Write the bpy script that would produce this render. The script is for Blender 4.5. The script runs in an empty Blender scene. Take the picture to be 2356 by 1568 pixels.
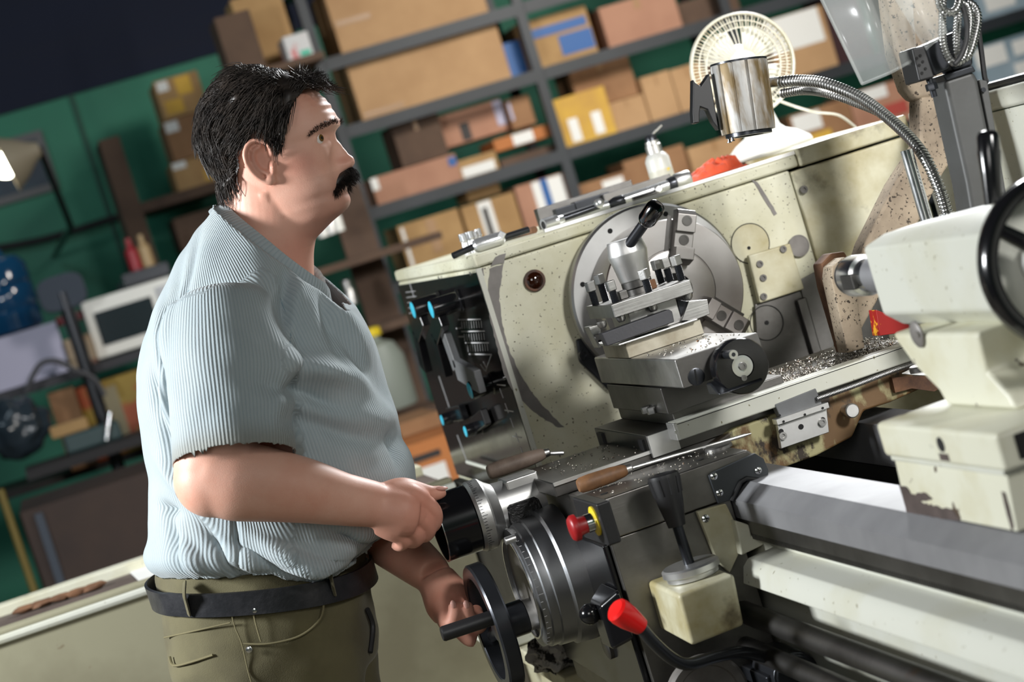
import bpy, bmesh, math, random
import numpy as np
from mathutils import Vector, Matrix, noise as mnoise
random.seed(7)
V=Vector; PI=math.pi
S=bpy.context.scene; COL=S.collection
# ---------------------------------------------------------------- camera
FPX=4800.; CXP,CYP=1178.,784.; ROLL=math.radians(17.2); YAW=math.radians(12.05); PIT=math.radians(3.73); CH=1.45
fw=V((math.sin(YAW)*math.cos(PIT),math.cos(YAW)*math.cos(PIT),-math.sin(PIT)))
rt=V((math.cos(YAW),-math.sin(YAW),0)); up=rt.cross(fw)
CO=V((0,0,CH)); cr,sr=math.cos(ROLL),math.sin(ROLL)
cam=bpy.data.cameras.new('camera'); camo=bpy.data.objects.new('camera',cam); COL.objects.link(camo); S.camera=camo
cam.sensor_width=36; cam.lens=FPX/2356*36; cam.clip_start=.05; cam.clip_end=100
# camera rolled 17.2 degrees
ix=rt*cr-up*sr; iy=rt*sr+up*cr
camo.matrix_world=Matrix(((ix.x,iy.x,-fw.x,CO.x),(ix.y,iy.y,-fw.y,CO.y),(ix.z,iy.z,-fw.z,CO.z),(0,0,0,1)))
cam.dof.use_dof=True; cam.dof.focus_distance=3.15; cam.dof.aperture_fstop=4.6
def ray(x,y):
    dx,dy=x-CXP,y-CYP
    return fw+rt*((dx*cr-dy*sr)/FPX)-up*((dx*sr+dy*cr)/FPX)
def pD(x,y,d): return CO+ray(x,y)*d
def pX(x,y,X): r=ray(x,y); return CO+r*(X/r.x)
def pY(x,y,Y): r=ray(x,y); return CO+r*(Y/r.y)
def pZ(x,y,Z): r=ray(x,y); return CO+r*((Z-CH)/r.z)
# ---------------------------------------------------------------- world, lights, exposure
S.view_settings.view_transform='Standard'; S.view_settings.look='None'; S.view_settings.gamma=1
S.view_settings.use_curve_mapping=False; S.view_settings.exposure=0.0
W=bpy.data.worlds.new('world'); S.world=W; W.use_nodes=True
W.node_tree.nodes['Background'].inputs[0].default_value=(.55,.72,1,1); W.node_tree.nodes['Background'].inputs[1].default_value=.022
def area(name,loc,target,size,power,col=(1,1,1),spread=None,sy=None):
    l=bpy.data.lights.new(name,'AREA'); l.energy=power; l.size=size; l.color=col
    if sy: l.shape='RECTANGLE'; l.size_y=sy
    if spread: l.spread=math.radians(spread)
    o=bpy.data.objects.new(name,l); COL.objects.link(o); o.location=loc
    o.rotation_euler=(V(target)-V(loc)).to_track_quat('-Z','Y').to_euler(); return o
area('key_lamp',(2.5,-1.3,3.1),(2.25,3.4,1.0),.7,33,(1,.985,.965),spread=46)
area('fill_lamp',(-.9,-1.2,2.5),(.6,3.3,1.2),1.2,29,(1,.98,.96))
area('rim_lamp',(-2.0,3.05,2.15),(.3,3.3,1.3),.5,145,(.95,.98,1))
area('front_rim_lamp',(2.3,5.0,2.7),(.5,3.3,1.5),.5,100,(.97,.99,1))
area('shelf_lamp',(3.2,5.6,3.4),(2.6,9.0,1.7),.8,46,(1,.95,.88),spread=100)
area('wall_fill',(-1.4,7.4,3.9),(-1.3,11.2,1.9),1.0,24,(.72,.88,1))  # added unseen light, aimed to brighten the green back wall
# ---------------------------------------------------------------- mesh helpers
def bmn(): return bmesh.new()
def box(bm,lo,hi,M=None):
    lo=V(lo);hi=V(hi)
    r=bmesh.ops.create_cube(bm,size=1)
    c=(lo+hi)/2;s=hi-lo
    for v in r['verts']:
        v.co=V((v.co.x*s.x+c.x,v.co.y*s.y+c.y,v.co.z*s.z+c.z))
        if M: v.co=M@v.co
    return r['verts']
def poly(bm,pts): return bm.faces.new([bm.verts.new(p) for p in pts])
def hexa(bm,p):      # 8 corners: bottom loop 0-3, top loop 4-7
    v=[bm.verts.new(q) for q in p]
    for f in ((0,1,2,3),(4,7,6,5),(0,4,5,1),(1,5,6,2),(2,6,7,3),(3,7,4,0)): bm.faces.new([v[i] for i in f])
def prism(bm,pts,d):  # planar polygon swept by vector d
    d=V(d);a=[bm.verts.new(p) for p in pts];b=[bm.verts.new(V(p)+d) for p in pts];n=len(a)
    bm.faces.new(a[::-1]);bm.faces.new(b)
    for i in range(n): bm.faces.new((a[i],a[(i+1)%n],b[(i+1)%n],b[i]))
def frame(d,hint=None):
    d=V(d).normalized();h=V(hint) if hint else (V((0,0,1)) if abs(d.z)<.9 else V((1,0,0)))
    x=h.cross(d).normalized();return x,d.cross(x).normalized(),d
def lathe(bm,o,d,prof,n=32,a0=0,sx=1):   # prof = [(t along d, r)], closed by caps
    x,y,z=frame(d);o=V(o);rings=[]
    for t,r in prof:
        if r<1e-6: rings.append([bm.verts.new(o+z*t)])
        else: rings.append([bm.verts.new(o+z*t+x*(r*sx*math.cos(a0+2*PI*i/n))+y*(r*math.sin(a0+2*PI*i/n))) for i in range(n)])
    for a,b in zip(rings,rings[1:]):
        for i in range(n):
            j=(i+1)%n
            q=[a[i%len(a)],a[j%len(a)],b[j%len(b)],b[i%len(b)]]
            u=[]
            for v in q:
                if v not in u: u.append(v)
            if len(u)>2: bm.faces.new(u)
    if len(rings[0])>1: bm.faces.new(rings[0][::-1])
    if len(rings[-1])>1: bm.faces.new(rings[-1])
def cyl(bm,a,b,r,r2=None,n=24): a=V(a);b=V(b);lathe(bm,a,b-a,[(0,r),((b-a).length,r if r2 is None else r2)],n)
def ring(bm,o,d,r0,r1,t0,t1,n=40):  # annulus with thickness
    x,y,z=frame(d);o=V(o);R=[]
    for r,t in ((r0,t0),(r1,t0),(r1,t1),(r0,t1)):
        R.append([bm.verts.new(o+z*t+x*(r*math.cos(2*PI*i/n))+y*(r*math.sin(2*PI*i/n))) for i in range(n)])
    for k in range(4):
        a=R[k];b=R[(k+1)%4]
        for i in range(n): bm.faces.new((a[i],a[(i+1)%n],b[(i+1)%n],b[i]))
def crom(P,m=8,closed=False):
    P=[V(p) for p in P];n=len(P);out=[]
    for i in range(n if closed else n-1):
        if closed: p0,p1,p2,p3=P[(i-1)%n],P[i],P[(i+1)%n],P[(i+2)%n]
        else: p0,p1,p2,p3=P[max(i-1,0)],P[i],P[i+1],P[min(i+2,n-1)]
        for k in range(m):
            t=k/m;out.append(.5*((2*p1)+(p2-p0)*t+(2*p0-5*p1+4*p2-p3)*t*t+(3*p1-p0-3*p2+p3)*t**3))
    if not closed: out.append(P[-1])
    return out
def tube(bm,P,r,n=10,caps=True,sx=1.0,hint=None):   # r number or list
    P=[V(p) for p in P];m=len(P);prev=None;rings=[]
    for i in range(m):
        d=(P[min(i+1,m-1)]-P[max(i-1,0)]).normalized()
        if prev is None: x,y,_=frame(d,hint)
        else:
            x=(prev-d*prev.dot(d)).normalized();y=d.cross(x)
        prev=x;rr=r[i] if hasattr(r,'__len__') else r
        rings.append([bm.verts.new(P[i]+x*(rr*sx*math.cos(2*PI*k/n))+y*(rr*math.sin(2*PI*k/n))) for k in range(n)])
    for a,b in zip(rings,rings[1:]):
        for k in range(n): bm.faces.new((a[k],a[(k+1)%n],b[(k+1)%n],b[k]))
    if caps: bm.faces.new(rings[0][::-1]);bm.faces.new(rings[-1])
def ribtube(bm,P,r,pitch,n=12,depth=.12):   # ribbed metal hose: dense path with alternating radius
    P=[V(p) for p in P];L=[0]
    for a,b in zip(P,P[1:]): L.append(L[-1]+(b-a).length)
    m=int(L[-1]/pitch);Q=[];R=[];k=0
    for i in range(m*4+1):
        s=L[-1]*i/(m*4)
        while k<len(P)-2 and L[k+1]<s: k+=1
        t=(s-L[k])/max(L[k+1]-L[k],1e-9);Q.append(P[k].lerp(P[k+1],t));R.append(r*(1,1,1-depth,1-depth*1.2)[i%4])
    tube(bm,Q,R,n)
def blob(bm,c,r,sub=2,sc=(1,1,1),M=None,disp=0,freq=8,seed=0):
    q=bmesh.ops.create_icosphere(bm,subdivisions=sub,radius=1)
    for v in q['verts']:
        k=1+disp*mnoise.noise(v.co*freq+V((seed,seed*2,0)))
        p=V((v.co.x*sc[0]*r*k,v.co.y*sc[1]*r*k,v.co.z*sc[2]*r*k))
        v.co=(M@p if M else p)+V(c)
def ob(name,bm,mat,parent=None,bev=0,seg=2,ang=35,label=None,kind=None,smooth=True):
    bmesh.ops.recalc_face_normals(bm,faces=bm.faces)
    me=bpy.data.meshes.new(name);bm.to_mesh(me);bm.free()
    return obm(name,me,mat,parent,bev,seg,ang,label,kind,smooth)
def obm(name,me,mat,parent=None,bev=0,seg=2,ang=35,label=None,kind=None,smooth=True):
    o=bpy.data.objects.new(name,me);COL.objects.link(o)
    for m in (mat if isinstance(mat,(list,tuple)) else [mat]): me.materials.append(m)
    if smooth:
        me.shade_smooth()
        if not bev: me.set_sharp_from_angle(angle=math.radians(ang))
    if bev:
        b=o.modifiers.new('bevel','BEVEL');b.width=bev;b.segments=seg;b.limit_method='ANGLE';b.angle_limit=math.radians(ang);b.harden_normals=True
    if parent is not None:
        o.parent=parent
        T=V(parent.location) if parent.type=='EMPTY' else V((0,0,0))
        o.matrix_parent_inverse=Matrix.Translation(-T)
    if label: o['label']=label
    if kind: o['kind']=kind
    return o
def thing(name,label,cat,loc,group=None):
    o=bpy.data.objects.new(name,None);COL.objects.link(o);o.location=V(loc);o.empty_display_size=.05
    return tag(o,label,cat,group)
def tag(o,label,cat,group=None):
    o['label']=label;o['category']=cat
    if group:o['group']=group
    return o
def struct(o): o['kind']='structure';return o
def share(src,name,parent,M):   # another object with the same mesh
    o=bpy.data.objects.new(name,src.data);COL.objects.link(o)
    for m in src.modifiers:
        b=o.modifiers.new(m.name,m.type)
        if m.type=='BEVEL': b.width=m.width;b.segments=m.segments;b.limit_method='ANGLE';b.angle_limit=m.angle_limit;b.harden_normals=True
    o.parent=parent
    T=V(parent.location) if parent.type=='EMPTY' else V((0,0,0))
    o.matrix_parent_inverse=Matrix.Translation(-T);o.matrix_basis=M
    return o
# ---------------------------------------------------------------- materials
def N(nt,t,**k):
    n=nt.nodes.new(t)
    for a,b in k.items(): setattr(n,a,b)
    return n
def c4(c): return (c[0],c[1],c[2],1)
def srgb(r,g,b):
    f=lambda x:(x/255/12.92 if x<=10.31 else ((x/255+.055)/1.055)**2.4)
    return (f(r),f(g),f(b))
def mat(name,col,rough=.5,metal=0,col2=None,n2=None,col3=None,n3=None,bump=None,rvar=0,coat=0,spec=None,brush=None,trans=0,ior=None,sss=0,alpha=None,sheen=0,wave=None):
    """n2/n3=(scale,lo,hi[,detail]) noise masks; bump=(scale,strength); brush=(axis,scale,strength)"""
    m=bpy.data.materials.new(name);m.use_nodes=True;nt=m.node_tree;B=nt.nodes['Principled BSDF'];L=nt.links
    B.inputs['Base Color'].default_value=c4(col);B.inputs['Roughness'].default_value=rough;B.inputs['Metallic'].default_value=metal
    if coat: B.inputs['Coat Weight'].default_value=coat;B.inputs['Coat Roughness'].default_value=.08
    if spec is not None: B.inputs['Specular IOR Level'].default_value=spec
    if trans: B.inputs['Transmission Weight'].default_value=trans
    if ior: B.inputs['IOR'].default_value=ior
    if alpha is not None: B.inputs['Alpha'].default_value=alpha
    if sheen: B.inputs['Sheen Weight'].default_value=sheen
    if sss:
        B.inputs['Subsurface Weight'].default_value=sss;B.inputs['Subsurface Radius'].default_value=(1,.4,.25);B.inputs['Subsurface Scale'].default_value=.006
    tc=N(nt,'ShaderNodeTexCoord');src=tc.outputs['Object'];cur=None
    def mask(spec,seed):
        mp=N(nt,'ShaderNodeMapping');mp.inputs['Location'].default_value=(seed,seed*1.7,seed*.3);L.new(src,mp.inputs[0])
        if len(spec)>4: mp.inputs['Scale'].default_value=spec[4]
        nz=N(nt,'ShaderNodeTexNoise');nz.inputs['Scale'].default_value=spec[0];nz.inputs['Detail'].default_value=spec[3] if len(spec)>3 else 5
        nz.inputs['Roughness'].default_value=.6
        L.new(mp.outputs[0],nz.inputs['Vector'])
        r=N(nt,'ShaderNodeMapRange');r.inputs['From Min'].default_value=spec[1];r.inputs['From Max'].default_value=spec[2];L.new(nz.outputs['Fac'],r.inputs['Value'])
        return r.outputs[0]
    def mix(fac,a,b):
        x=N(nt,'ShaderNodeMix',data_type='RGBA');L.new(fac,x.inputs['Factor'])
        if a is None: x.inputs[6].default_value=c4(col)
        else: L.new(a,x.inputs[6])
        x.inputs[7].default_value=c4(b);return x.outputs[2]
    if col2: cur=mix(mask(n2 or (6,.4,.7),1.3),cur,col2)
    if col3:
        mk=mask(n3 or (14,.6,.66),5.1);cur=mix(mk,cur,col3)
    if cur: L.new(cur,B.inputs['Base Color'])
    if rvar:
        mk=mask((9,.3,.7),9.7);r=N(nt,'ShaderNodeMapRange');r.inputs['To Min'].default_value=max(.03,rough-rvar);r.inputs['To Max'].default_value=rough+rvar
        L.new(mk,r.inputs['Value']);L.new(r.outputs[0],B.inputs['Roughness'])
    if bump or brush:
        bp=N(nt,'ShaderNodeBump');nz=N(nt,'ShaderNodeTexNoise')
        if brush:
            ax,sc,st=brush;mp=N(nt,'ShaderNodeMapping');s=[sc]*3;s['XYZ'.index(ax)]=sc*.03;mp.inputs['Scale'].default_value=s
            L.new(src,mp.inputs[0]);L.new(mp.outputs[0],nz.inputs['Vector']);nz.inputs['Scale'].default_value=1;bp.inputs['Strength'].default_value=st
        else:
            nz.inputs['Scale'].default_value=bump[0];L.new(src,nz.inputs['Vector']);bp.inputs['Strength'].default_value=bump[1]
        nz.inputs['Detail'].default_value=4
        bp.inputs['Distance'].default_value=.002;L.new(nz.outputs['Fac'],bp.inputs['Height']);L.new(bp.outputs[0],B.inputs['Normal'])
    if wave:   # (scale,strength,direction) fine ribs
        wv=N(nt,'ShaderNodeTexWave',bands_direction=wave[2]);wv.inputs['Scale'].default_value=wave[0];L.new(src,wv.inputs['Vector']);wv.inputs['Distortion'].default_value=.6;wv.inputs['Detail'].default_value=1
        bp=N(nt,'ShaderNodeBump');bp.inputs['Strength'].default_value=wave[1];bp.inputs['Distance'].default_value=.002;L.new(wv.outputs['Fac'],bp.inputs['Height']);L.new(bp.outputs[0],B.inputs['Normal'])
    return m
def emit(name,col,st):
    m=bpy.data.materials.new(name);m.use_nodes=True;B=m.node_tree.nodes['Principled BSDF']
    B.inputs['Base Color'].default_value=c4(col);B.inputs['Emission Color'].default_value=c4(col);B.inputs['Emission Strength'].default_value=st;return m
CREAM=srgb(206,206,184)
M_=dict(
 cream=mat('cream_paint',srgb(214,213,192),.42,0,srgb(186,182,150),(5,.42,.72),srgb(84,74,54),(170,.66,.69,2),bump=(90,.05),rvar=.1),
 creamdirty=mat('cream_paint_oily',srgb(202,199,174),.45,0,srgb(160,148,104),(7,.40,.66),srgb(74,62,40),(11,.55,.72),bump=(90,.05),rvar=.12),
 creamclean=mat('white_enamel',srgb(202,203,192),.38,0,srgb(190,188,165),(4,.5,.8),srgb(120,112,84),(120,.70,.73,2),bump=(60,.03)),
 creamchip=mat('chipped_cream_paint',srgb(212,211,192),.42,0,srgb(186,178,140),(6,.45,.75),srgb(82,68,56),(22,.66,.668),bump=(40,.06)),
 beige=mat('dusty_beige_paint',srgb(172,156,134),.75,0,srgb(120,106,90),(8,.38,.66),srgb(56,46,36),(170,.60,.66,2),bump=(80,.12)),
 rustpaint=mat('flaking_olive_paint',srgb(158,152,112),.6,0,srgb(100,74,42),(24,.44,.54,6,(1,1,.5)),srgb(46,36,24),(16,.52,.56,8,(1,1,.6)),bump=(30,.3)),
 steel=mat('ground_steel',(.46,.455,.44),.40,1,(.22,.215,.21),(8,.4,.7),brush=('X',260,.10),rvar=.08),
 steely=mat('ground_steel_ways',(.30,.30,.31),.56,.6,(.20,.20,.21),(5,.4,.75),brush=('X',300,.10)),
 steeldark=mat('dark_oiled_steel',(.16,.155,.148),.42,1,(.09,.085,.08),(9,.4,.7),(.14,.08,.04),(12,.66,.76),bump=(120,.06)),
 satin=mat('satin_aluminium',(.70,.70,.69),.42,1,(.45,.44,.42),(6,.45,.8),brush=('Z',240,.06)),
 chrome=mat('chrome',(.85,.86,.87),.2,1,rvar=.08),
 chuckface=mat('turned_steel_face',(.44,.425,.41),.42,1,(.34,.31,.29),(6,.42,.7)),
 bright=mat('plated_steel',(.68,.69,.70),.27,.8,rvar=.08),
 backplate=mat('grey_turned_plate',(.44,.44,.435),.45,1,(.36,.36,.35),(7,.4,.7)),
 steelbrown=mat('brown_grey_ground_steel',(.25,.24,.225),.42,1,(.15,.142,.13),(8,.4,.7),brush=('X',260,.08),rvar=.06),
 gun=mat('blackened_steel',(.045,.048,.055),.28,.7),
 black=mat('black_gloss_plastic',(.006,.006,.007),.16,0,spec=.6),
 blackm=mat('black_plastic',(.012,.012,.013),.42,0),
 blackpanel=mat('black_control_panel',(.008,.0075,.0075),.16,0,spec=.4,rvar=.05),
 rubber=mat('black_rubber',(.016,.016,.017),.6),
 graypaint=mat('grey_hammer_paint',srgb(104,106,108),.5,0,srgb(84,84,84),(8,.4,.7),bump=(140,.05)),
 hose=mat('flexible_steel_hose',(.50,.50,.49),.28,1),
 postgrey=mat('dark_grey_paint',srgb(70,71,70),.5,0,srgb(58,58,56),(8,.4,.7),bump=(140,.05)),
 bezel=mat('browned_bezel',srgb(58,36,24),.45,.2,srgb(90,54,30),(40,.45,.6)),
 cyan=mat('light_blue_cap',srgb(66,178,205),.35),
 red=mat('red_plastic',srgb(226,28,26),.25),
 reddark=mat('red_button',srgb(150,22,26),.4),
 yellow=mat('yellow_plate',srgb(222,196,40),.45),
 white=mat('white_plastic',srgb(238,238,232),.35),
 whiteprint=mat('white_print',srgb(190,190,190),.5),
 wood=mat('old_wooden_handle',srgb(128,90,58),.55,0,srgb(82,60,44),(20,.4,.65),bump=(60,.2)),
 woodgrey=mat('grey_wooden_handle',srgb(126,110,98),.6,0,srgb(90,76,66),(18,.4,.65),bump=(60,.2)),
 rust=mat('rusty_iron',srgb(120,84,58),.8,0,srgb(70,46,32),(16,.4,.65),bump=(60,.3)),
 worn=mat('bare_worn_metal',srgb(122,118,114),.5,.2,srgb(100,96,92),(20,.4,.7)),
 orange=mat('orange_rag_cloth',srgb(232,86,46),.85,sheen=.2),
 amber=mat('sight_glass',srgb(40,16,6),.08,0,srgb(180,90,20),(30,.6,.75),coat=.6),
 hole=mat('dark_hole',(.004,.004,.004),.8),
)
# ================================================================= LATHE BODY (spindle axis along +Y)
AX,AZ=1.012,1.221      # spindle axis
YH=3.50                # headstock face
XF,XB=.727,1.318       # headstock front and rear
ZT=1.377
L=thing('lathe','large cream engine lathe with headstock, bed and splash guard','lathe',(1.0,3.2,0))
def hexbolt(bm,o,d,r,h,n=6):
    lathe(bm,o,d,[(0,r),(h*.85,r),(h,r*.88)],n)
def socket_screw(par,o,d,r,h,m='gun',name='socket_screw'):
    bm=bmn();x,y,z=frame(d)
    ring(bm,o,d,r*.5,r,0,h,20);lathe(bm,o,d,[(0,r*.96),(h*.5,r*.96)],20)
    return ob(name,bm,M_[m],par)
# headstock body
bm=bmn();box(bm,(XF,YH,.60),(XB,4.325,1.353));hs=ob('headstock',bm,M_['cream'],L,bev=.004)
bm=bmn();box(bm,(XB+.001,YH-.006,.60),(1.555,4.2,1.349));ob('headstock_rear_panel',bm,M_['creamdirty'],L,bev=.004)
bm=bmn();box(bm,(XF-.002,YH-.002,1.3545),(XB+.02,4.327,ZT));cap=ob('top_cover',bm,M_['cream'],L,bev=.005)
bm=bmn();box(bm,(XB+.021,YH-.010,1.353),(1.556,4.2,1.386));ob('top_cover',bm,M_['creamdirty'],L,bev=.004)
# thin tray edge on top (grey strip)
bm=bmn();box(bm,(.86,YH+.001,ZT),(XB+.02,YH+.006,ZT+.006));ob('tray_edge',bm,M_['satin'],cap)
# gap-bed / base below headstock
bm=bmn();box(bm,(.735,YH+.02,.1),(1.5,4.3,.60));ob('base_cabinet',bm,M_['creamdirty'],L,bev=.01)
zl_=pY(1275,1540,3.48).z
bm=bmn();box(bm,(.64,3.40,zl_-.03),(.734,4.2,zl_));ob('base_ledge',bm,M_['creamdirty'],L,bev=.004)
# worn arc on the face
def decal(par,name,px,m,Y,th=.0006,jit=.0):
    pts=[]
    n=len(px)
    for i in range(n):
        a=pY(*px[i],Y);b=pY(*px[(i+1)%n],Y)
        k=max(1,int((b-a).length/.006)) if jit else 1
        for j in range(k):
            p=a.lerp(b,j/k)
            if jit: p=p+V((random.uniform(-jit,jit),0,random.uniform(-jit,jit)))
            pts.append(p)
    bm=bmn();prism(bm,pts,(0,-th,0));return ob(name,bm,m,par,smooth=False)
inn=[(1126,617),(1124,660),(1121,700),(1128,735),(1139,780),(1152,835),(1168,880),(1187,910),(1215,935),(1250,962),(1285,984)]
out=[(1297,981),(1268,952),(1240,925),(1216,888),(1192,850),(1172,805),(1160,765),(1153,725),(1149,690),(1151,655),(1158,608)]
decal(hs,'worn_stripe',inn+out,M_['worn'],YH-.0003,jit=.0012)
decal(hs,'worn_patch',[(1097,622),(1114,616),(1112,634),(1104,640),(1099,630)],M_['worn'],YH-.0003,jit=.0015)
decal(cap,'worn_stripe',[(1140,590),(1163,583),(1160,604),(1128,613)],M_['worn'],YH-.0023,jit=.001)
decal(hs,'worn_streak',[(1728,412),(1742,418),(1770,460),(1788,492),(1782,496),(1762,468),(1744,436)],M_['worn'],YH-.0003,jit=.001)
for (a,b) in (((1365,837),(1380,850)),((1372,834),(1392,856)),((1380,832),(1398,850)),((1392,862),(1408,878))):
    p=pY(*a,YH);q=pY(*b,YH);bm=bmn();tube(bm,[p,q],.0012,5);ob('scratch',bm,M_['hole'],hs)
# front black control panel on the operator side
PXF=XF-.004
bm=bmn();box(bm,(PXF,YH+.006,.93),(XF,4.318,1.347));pan=ob('control_panel',bm,M_['blackpanel'],L,bev=.001)
bm=bmn();box(bm,(XF-.003,YH-.001,.93),(XF+.006,YH+.005,1.353));ob('panel_edge_strip',bm,M_['creamclean'],L)
bm=bmn();box(bm,(XF-.02,YH+.05,.60),(XF,4.3,.925));ob('lower_front_cover',bm,M_['steeldark'],L,bev=.004)
bm=bmn();tube(bm,[pX(1075,1062,XF-.02),pX(1145,1083,XF-.02)],.004,6);ob('cover_edge',bm,M_['creamclean'],L)
def onpanel(x,y,off=0): return pX(x,y,PXF-off)
def strip(x0,y0,x1,y1,w=.0022):
    a=onpanel(x0,y0);b=onpanel(x1,y1);d=(b-a).normalized();n=d.cross(V((1,0,0)))*w*.5
    bm=bmn();prism(bm,[a-n,b-n,b+n,a+n],(-.0008,0,0));return bm
for s in ((1055,735,1106,734),(1062,762,1115,761),(1071,788,1124,788),(1080,814,1131,815),(1131,815,1118,853),(1050,755,1060,754),(1055,774,1066,774)):
    ob('scale_line',strip(*s,w=.0025),M_['whiteprint'],pan)
for r0,yy in ((1062,748),(1068,776),(1076,801)):       # the printed feed table, as rows of fine ticks
    bm=bmn()
    for k in range(9):
        a=onpanel(r0+k*5.6,yy-8-k*.3);b=onpanel(r0+k*5.6+2,yy+8-k*.3);n=V((0,.0009,0));prism(bm,[a-n,b-n,b+n,a+n],(-.0007,0,0))
    ob('printed_table_row',bm,M_['whiteprint'],pan,kind='stuff')
for s in ((941,645,953,684),(1010,865,1035,940),(1052,1000,1075,1062),(1142,884,1163,886),(1162,943,1181,946),(1180,1003,1200,1006),(1106,838,1116,852),(1112,832,1121,848)):
    ob('scale_line',strip(*s,w=.002),M_['whiteprint'],pan)
for k in range(5):
    ob('scale_line',strip(934+k*2,672+k*12,956+k*2,669+k*12,w=.0010),M_['whiteprint'],pan)
    ob('scale_line',strip(1150+k*12,893+k*34,1158+k*12,915+k*34,w=.0016),M_['whiteprint'],pan)
# levers with blue end caps
def knob(capx,capy,ln,r,base=None):
    c=onpanel(capx,capy,0)
    # the cap centre sits ln in front of the panel
    e=pX(capx,capy,PXF-ln);o=V((PXF,e.y,e.z))
    bm=bmn();lathe(bm,o,(-1,0,0),[(0,r*1.15),(.006,r*1.15),(.008,r),(ln-.003,r),(ln,r*.9)],28);b=ob('lever_hub',bm,M_['black'],L)
    bm=bmn();lathe(bm,e+V((.0005,0,0)),(-1,0,0),[(0,r*.86),(.002,r*.84),(.003,r*.7)],28);ob('blue_cap',bm,M_['cyan'],b)
    return e,b
eA,kA=knob(951,713,.058,.0185)
eB,kB=knob(993,712,.058,.0185)
eC,kC=knob(1082,898,.046,.0175)
eD,kD=knob(1018,966,.036,.0125)
eE,kE=knob(1072,992,.036,.0125)
def arm(par,pxs,off,w,th,m):
    P=[pX(x,y,PXF-off) for x,y in pxs];bm=bmn()
    for a,b in zip(P,P[1:]):
        d=(b-a).normalized();n=V((1,0,0)).cross(d)*w*.5
        hexa(bm,[a-n,b-n,b+n,a+n]+[q+V((th,0,0)) for q in (a-n,b-n,b+n,a+n)])
    return ob('lever_arm',bm,m,par,bev=.002)
arm(kA,[(965,728),(953,770),(972,850)],.052,.040,.016,M_['black'])
arm(kB,[(1008,728),(996,775),(1018,862)],.052,.040,.016,M_['black'])
arm(kC,[(1018,770),(1046,850),(1096,880)],.044,.042,.014,M_['graypaint'])
arm(kD,[(1030,955),(1060,950)],.02,.03,.014,M_['black'])
arm(kE,[(1085,980),(1110,960)],.02,.03,.014,M_['black'])
for x,y in ((1011,639),(1084,629),(1160,868)): socket_screw(pan,onpanel(x,y),(-1,0,0),.004,.002,'chrome','panel_screw')
# sight glass
c=pY(1229,645,YH)
bm=bmn();ring(bm,c,(0,-1,0),.0125,.019,0,.006,36);sg=ob('sight_glass_bezel',bm,M_['bezel'],L,bev=.001)
bm=bmn();lathe(bm,c,(0,-1,0),[(0,.0148),(.006,.0146),(.010,.010),(.0115,0)],28);ob('sight_glass',bm,M_['amber'],sg)
# round covers, bracket plate with screws, dark recess on the right of the chuck
c=pY(1726,560,YH)
bm=bmn();ring(bm,c,(0,-1,0),.0345,.0362,0,.0012,48);ob('round_cover_rim',bm,M_['hole'],hs)
bm=bmn();lathe(bm,c,(0,-1,0),[(0,.0345),(.0012,.0345)],48);ob('round_cover',bm,M_['creamdirty'],hs)
bm=bmn();lathe(bm,pY(1723,570,YH-.0014),(0,-1,0),[(0,.0032),(.0004,.0032)],16);ob('plug_hole',bm,M_['hole'],hs)
c=pY(1838,565,YH-.006);bm=bmn();ring(bm,c,(0,-1,0),.0175,.0195,0,.0012,40);lathe(bm,c,(0,-1,0),[(0,.0175),(.0006,.0175)],32);ob('round_plug',bm,M_['worn'],hs)
P=[pY(*q,YH-.008) for q in ((1716,588),(1812,560),(1845,665),(1742,698))]
bm=bmn();prism(bm,P,(0,-.014,0));bk=ob('bracket_plate',bm,M_['creamdirty'],L,bev=.003)
for q in ((1801,573),(1747,607),(1755,639),(1756,682)):
    socket_screw(bk,pY(*q,YH-.021),(0,-1,0),.0062,.004,'steeldark')
P=[pY(*q,YH-.008) for q in ((1735,700),(1840,668),(1905,850),(1745,850))]
bm=bmn();prism(bm,P,(0,-.003,0));dk=ob('gear_cover',bm,M_['steeldark'],L,bev=.002)
P=[pY(*q,YH-.0105) for q in ((1836,645),(1880,622),(2010,585),(2060,850),(1890,850))];bm=bmn();prism(bm,P,(0,-.003,0));ob('lower_dark_patch',bm,M_['steeldark'],L,bev=.002)  # dark polygon over the lower right of the headstock face
c=pY(1764,742,YH-.0115);bm=bmn();ring(bm,c,(0,-1,0),.030,.0315,0,.001,40);lathe(bm,c,(0,-1,0),[(0,.004),(.001,.004)],12);ob('gear_cover_rim',bm,M_['hole'],dk)
P=[pY(*q,YH-.012) for q in ((1828,690),(1850,682),(1895,840),(1875,850))];bm=bmn();prism(bm,P,(0,-.012,0));ob('gear_cover_rib',bm,M_['steeldark'],dk,bev=.003)
socket_screw(L,pY(1848,436,YH-.010),(0,-1,0),.007,.005,'steeldark')
# dark flange and screw under the chuck back plate
P=[pY(*q,YH-.002) for q in ((1322,780),(1350,775),(1420,880),(1400,900),(1330,832))];bm=bmn();prism(bm,P,(0,-.012,0));fl=ob('spindle_flange',bm,M_['gun'],L,bev=.004)
socket_screw(fl,pY(1341,816,YH-.014),(0,-1,0),.0085,.010,'gun')
# ---- bed
BZ=.967
def bedprof(par,name,pts,y0,y1,m,bev=.002):
    bm=bmn();prism(bm,[V((x,y0,z)) for x,z in pts],(0,y1-y0,0));return ob(name,bm,m,par,bev=bev,ang=35 if bev else 15)
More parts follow.
